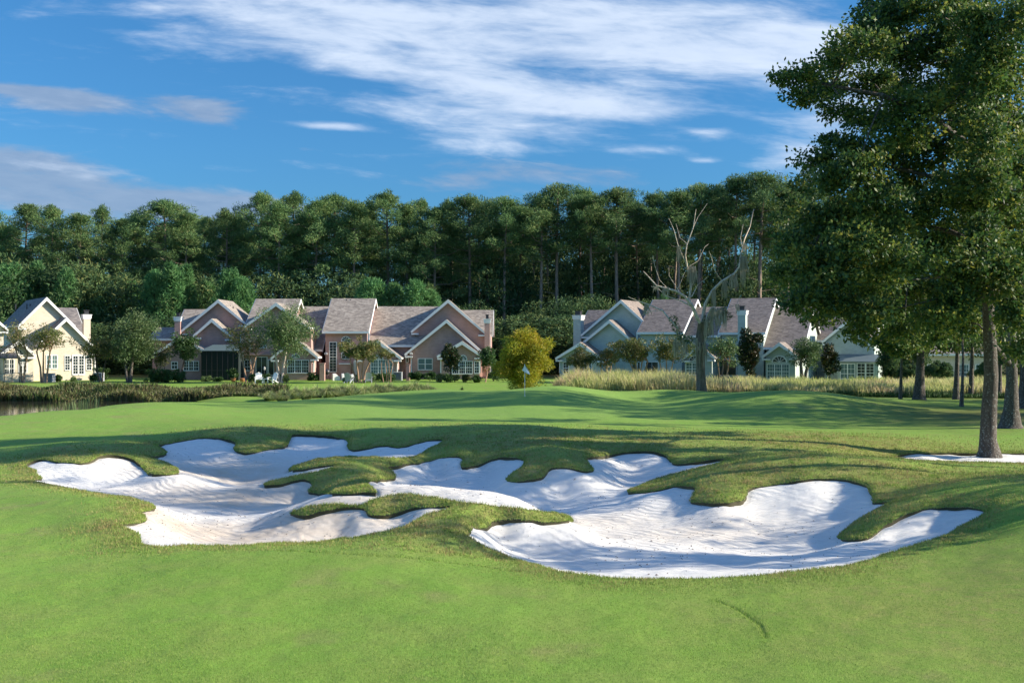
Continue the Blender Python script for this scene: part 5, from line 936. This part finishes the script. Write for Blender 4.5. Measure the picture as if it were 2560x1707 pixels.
def potplant(px, D, pr, ph, fr_, label, lm, seed):
    x, y, z = pt(px, 0, D); r = thing('potted_plant', label, 'potted plant', (x, y, z)); MB().lathe([(.01, 0), (pr * .65, 0), (pr, ph * .85), (pr * 1.1, ph), (pr * .85, ph), (.01, ph * .9)]).build('pot', M_terra, r, True)
    if fr_: rg = np.random.RandomState(seed); link('foliage', card_mesh('foliage', rg, [(rg.randn() * fr_ * .4, rg.randn() * fr_ * .4, ph + fr_ * (.4 + rg.rand())) for _ in range(9)], [(fr_ * .5,) * 3] * 9, 60, .22, .06, quad=True), lm, r)
potplant(583, 109, .26, .42, .45, 'leafy plant in a terracotta pot right of the dark screened porch', L_shrub, 1); potplant(606, 109, .28, .36, 0, 'empty round terracotta pot next to the potted plant', L_shrub, 2)
x, y, z = pt(661, 0, 108); r = thing('garden_lantern', 'small lantern on a thin post behind the two white chairs', 'lantern', (x, y, z)); MB().tube([(0, 0, 0), (0, 0, 1.2)], .025, 6).build('post', M_iron, r); MB().lathe([(.01, 1.2), (.09, 1.22), (.12, 1.42), (.02, 1.55)], seg=8).build('lamp_head', M_pmetal, r)
# ---- shrubs and hedges
def shrub(px, D, w_, h_, label, seed, lm=None, name='shrub', cat='shrub', dep=None, per=120, ln=.13, box=False, group='shrubs around the houses'):
    x, y, z = pt(px, 0, D); rg = np.random.RandomState(seed); r = thing(name, label, cat, (x, y, z), 0, group); dep = dep or w_ * .8; n = max(8, int(w_ * h_ * 16)); Cc = []
    for i in range(n):
        if box: Cc.append((rg.uniform(-.45, .45) * w_, rg.uniform(-.4, .4) * dep, rg.uniform(.12, .88) * h_))
        else:
            d_ = rg.randn(3); d_ /= np.linalg.norm(d_); q = rg.rand() ** .4 * .8; Cc.append((d_[0] * q * w_ / 2, d_[1] * q * dep / 2, h_ * .5 + d_[2] * q * h_ * .45))
    MB().tube([(0, 0, -.1), (0, 0, h_ * .6)], .05, 6).build('stem', K_dark, r); link('foliage', card_mesh('foliage', rg, Cc, [(.2, .2, .17)] * n, per, ln, .035, quad=True), lm or L_shrub, r)
shrub(395, 107, 2.2, 1.35, 'dark clipped hedge block left of two, before the pink building', 1, box=True, name='hedge', cat='hedge'); shrub(437, 107, 2.3, 1.25, 'dark clipped hedge block right of two, left of the screened porch', 2, box=True, name='hedge', cat='hedge')
shrub(253, 113, 1.5, 1.3, 'green clipped hedge at the right corner of the cream house', 3, box=True, name='hedge', cat='hedge'); shrub(146, 110, 1.1, .65, 'small dark shrub under the cream house windows', 4); shrub(183, 110.5, .9, .35, 'low pale green shrub before the french doors', 5, L_birch); shrub(234, 108, .9, .75, 'leafy shrub at the corner of the cream house wall', 6)
shrub(515, 110, 1.0, .6, 'low light green shrub before the screened porch', 7, L_birch); shrub(545, 110, 1.2, .5, 'low dark shrub in the middle of the screened porch front', 8)
shrub(645, 107, 1.6, .75, 'low hedge behind the left white chair', 9, box=True, name='hedge', cat='hedge'); shrub(690, 107.5, 2.2, .75, 'low hedge behind the right white chair and birch stems', 10, box=True, name='hedge', cat='hedge'); shrub(716, 106, .8, .8, 'pale bush just right of the birch stems', 11, L_vari)
shrub(868, 107, .9, .7, 'dark bush behind the left grey chair', 12); shrub(889, 107, .9, .7, 'dark bush at the foot of the tower crape myrtle', 13); shrub(956, 110.5, 2.5, .85, 'clipped hedge under the bay window', 14, box=True, name='hedge', cat='hedge'); shrub(930, 107.5, .9, .7, 'light green bush right of the right grey chair', 15, L_birch)
shrub(785, 112, 1.1, .9, 'dark hedge between the thin and the thick pink pillar', 16, box=True, name='hedge', cat='hedge'); shrub(1040, 111, 1.7, 1.05, 'dark shrub left of the double window of the wide gable', 17); shrub(1075, 111, 1.6, .95, 'dark shrub below the double window of the wide gable', 18)
shrub(1100, 108.5, .95, .85, 'yellow variegated round bush, left one by the magnolia', 19, L_vari); shrub(1137, 108.5, .95, .8, 'yellow variegated round bush directly right of the magnolia stem', 20, L_vari); shrub(1120, 107, 1.1, .85, 'dark round bush at the foot of the small magnolia', 21)
shrub(1165, 108, 1.1, .75, 'olive bush below the arched bay window', 22, L_myrtle); shrub(1233, 111, 1.1, 1.0, 'dark clipped bush right of the pink building', 24, box=True, name='hedge', cat='hedge'); shrub(1975, 112, 1.1, .7, 'dark bush right of the arched window of the pale green building', 25); shrub(2225, 106, 1.8, 1.5, 'dark round shrub left of the ivy wrapped trunk', 26); shrub(2330, 112, 2, 1.1, 'dark shrub under the far cream house windows', 27); shrub(2440, 112, 2.2, 1.1, 'broad dark shrub behind the big oak trunk', 28)
def spiky(px, py, D, w_, h_, n, label, seed, lm, name, cat, group=None, curl=.5, wd=.012):
    x, y, z = pt(px, py) if D is None else pt(px, 0, D); z = z; rg = np.random.RandomState(seed); V = []; Fc = []; lv = []
    for i in range(n):
        a = rg.rand() * 6.283; q = rg.rand() ** .6; b = np.array((math.cos(a) * .15 * w_ * rg.rand(), math.sin(a) * .15 * w_ * rg.rand(), 0)); o = np.array((math.cos(a), math.sin(a), 0)); t = np.array((-math.sin(a), math.cos(a), 0)) * wd
        hh = h_ * (.55 + .45 * rg.rand()) * (1 - .35 * q); m_ = b + o * w_ * .5 * q * .45 + (0, 0, hh * .75); e = b + o * w_ * .5 * q * 1.1 + (0, 0, hh * (1 - curl * q)); k = len(V); V += [b - t, b + t, m_ + t, m_ - t, e]; Fc += [(k, k + 1, k + 2), (k, k + 2, k + 3), (k + 3, k + 2, k + 4)]; lv += [rg.rand()] * 5
    o = link(name, mesh_np(name, V, Fc, attrs={'lv': ('POINT', lv)}), lm); o.location = (x, y, z - .02); o['label'] = label; o['category'] = cat
    if group: o['group'] = group
spiky(1192, 0, 107, 1.7, 1.1, 500, 'spiky sago palm at the right corner of the pink bay', 1, L_shrub, 'sago_palm', 'palm', wd=.03)
GF = 'ornamental grass clumps between pond and green'
for i, (px, D, w_, h_, lab) in enumerate([(676, 82, 2.2, 1.0, 'lowest pale grass clump at the pond end'), (706, 80, 1.9, 1.3, 'shaded grey green grass clump nearest the pond end'), (738, 83, 2.0, 1.3, 'second grass clump from the pond end, with straw plumes'), (765, 80, 1.7, 1.35, 'round dark grass clump in the middle of the left group'), (792, 84, 2.2, 1.35, 'feathery pale grass clump right of the round dark one'),
  (822, 79, 1.8, 1.45, 'dense dark grass clump directly below the tower window'), (850, 84, 2.4, 1.4, 'wide straw plumed grass clump below the left grey chair'), (880, 81, 2.0, 1.5, 'green grass clump in front of the left grey chair'), (912, 79, 1.8, 1.45, 'dark based grass clump below the crape myrtle trunk'), (940, 83, 2.6, 1.5, 'bright green tall grass clump below the bay window'),
  (972, 85, 2.4, 1.35, 'green grass clump below the air conditioner'), (1008, 82, 2.2, 1.3, 'leaning grass clump left of the rightmost pair'), (1036, 82, 2.8, 1.65, 'tallest fountain grass clump with upright centre'), (1066, 83, 2.4, 1.25, 'pale arching grass clump, rightmost before the crest')]):
    spiky(px, 0, D, w_, h_ * .95, 900, lab, 50 + i, L_fount, 'fountain_grass', 'grass clump', GF, .6, .014)
spiky(1155, 0, 88, .6, .7, 60, 'small weed tuft on the lawn left of the golden tree', 90, L_reed, 'weed_tuft', 'plant')
# ---- golf flag
x, y, z = hit(1312, 990); r = thing('golf_flag', 'white flag hanging limp on a thin pole at the hole', 'flag', (x, y, z)); hp = (990 - 910) / F * y
MB().tube([(0, 0, -.1), (0, 0, hp)], .016, 8).build('pole', M_wht, r); m = MB(); zz = np.linspace(0, 1, 7)
V = [(.0, 0, hp - .02), (.02, .03, hp - .10), (.12, -.04, hp - .22), (.24, .05, hp - .42), (.30, .0, hp - .60), (.16, -.05, hp - .56), (.06, .03, hp - .50), (-.16, .02, hp - .36), (-.09, -.03, hp - .22), (-.03, 0, hp - .10)]
m.extr(V, (0, .012, 0)).build('flag', M_wht, r); MB().lathe([(.054, .0), (.054, -.09), (.01, -.09)]).build('cup', M_wht, r)
x, y, z = pt(1807, 0, 80); r = thing('marker_stake', 'thin dark stake standing right of the dead tree', 'stake', (x, y, z)); MB().tube([(0, 0, -.1), (0, 0, 2.3)], .02, 6).build('pole', M_iron, r)
# ---- long grass meadow and pond margin
def strands(name, n, fx, hfun, wd, lm, seed, label, cat, plume=.5, lean=.25):
    rg = np.random.RandomState(seed); X, Y = fx(rg, n); Z = zraw(X, Y); h = hfun(rg, X, Y); n = len(X); a = rg.rand(n) * 6.283; l = h * lean * rg.rand(n)
    tint = np.clip(.6 * vnoise(X, Y, .35, seed) + .5 * rg.rand(n), 0, 1); V = []; B = np.c_[X, Y, Z - .03]; o = np.c_[np.cos(a), np.sin(a), 0 * a]; T_ = np.c_[-np.sin(a), np.cos(a), 0 * a] * (wd * (.6 + .8 * rg.rand(n)))[:, None]
    M_ = B + np.c_[o[:, :2] * (l * .4)[:, None], h * .65]; E = B + np.c_[o[:, :2] * l[:, None], h]; pl = (rg.rand(n) < plume)[:, None]
    v = np.stack([B - T_ * .6, B + T_ * .6, M_ + T_ * np.where(pl, 2.2, 1), M_ - T_ * np.where(pl, 2.2, 1), E], 1).reshape(-1, 3); k = np.arange(n) * 5; f = np.concatenate([np.c_[k, k + 1, k + 2], np.c_[k, k + 2, k + 3], np.c_[k + 3, k + 2, k + 4]])
    link(name, mesh_np(name, v, f, attrs={'lv': ('POINT', np.repeat(tint, 5))}), lm, kind='stuff', label=label, category=cat)
def f_meadow(rg, n):
    px = rg.uniform(1385, 2560, n); Y = rg.uniform(80, 97, n); k = (px > 1385 + (Y - 80) * 0) & (Y > np.interp(px, [1385, 1500, 1560, 1640, 1760, 1960, 2560], [84, 82, 80, 79, 80, 80, 80])); px, Y = px[k], Y[k]; return (px - CX) / F * Y, Y
strands('meadow_grass', 95000, f_meadow, lambda rg, X, Y: .84 * (.30 + 1.0 * rg.rand(len(X)) ** 1.3) * (.45 + .8 * vnoise(X, Y, .9, 77) + .6 * vnoise(X, Y, .22, 78)) * np.interp(X / Y * F + CX, [1385, 1430, 1700, 1950, 2560], [.6, 1.35, 1.25, .85, .8]), .014, L_straw, 61, 'tall pale seeding grasses behind the green', 'tall grass', .6, .7)
def f_low(rg, n):
    px = rg.uniform(1540, 2560, n); Y = rg.uniform(78.5, 82, n); return (px - CX) / F * Y, Y
strands('meadow_edge', 14000, f_low, lambda rg, X, Y: .25 + .5 * rg.rand(len(X)) * vnoise(X, Y, .8, 5), .02, L_shrub, 62, 'dark green low growth along the front of the tall grass', 'ground cover', 0)
def f_pond(rg, n):
    px = rg.uniform(-60, 720, n); Y = 85 + rg.rand(n) ** 1.2 * 6.0; return (px - CX) / F * Y, Y
strands('pond_margin_plants', 34000, f_pond, lambda rg, X, Y: (.3 + .5 * rg.rand(len(X))) * (.35 + 1.25 * vnoise(X, Y, .45, 9)), .03, L_reed, 63, 'leafy reddish and green plants along the far pond bank', 'bank plants', .7, .5)
def f_pond2(rg, n):
    px = np.concatenate([rg.normal(c, 14, n // 3) for c in (118, 185, 222)]); Y = rg.uniform(64, 66.5, len(px)); return (px - CX) / F * Y, Y
strands('pond_reeds', 120, f_pond2, lambda rg, X, Y: .7 + .4 * rg.rand(len(X)), .02, L_birch, 64, 'small green reeds standing in the near edge of the pond', 'reeds', 0, .2)

shrub(2345, 104, 3.2, 2.4, 'tall dark shrub filling the gap left of the mid sized trunk', 31, L_wood, per=160); shrub(2475, 104, 3.0, 2.6, 'tall dark shrub directly behind the big oak trunk base', 32, L_wood, per=160); shrub(2270, 104, 2.6, 2.0, 'dark shrub between the thin trunk and the ivy wrapped trunk', 33, L_wood, per=160)
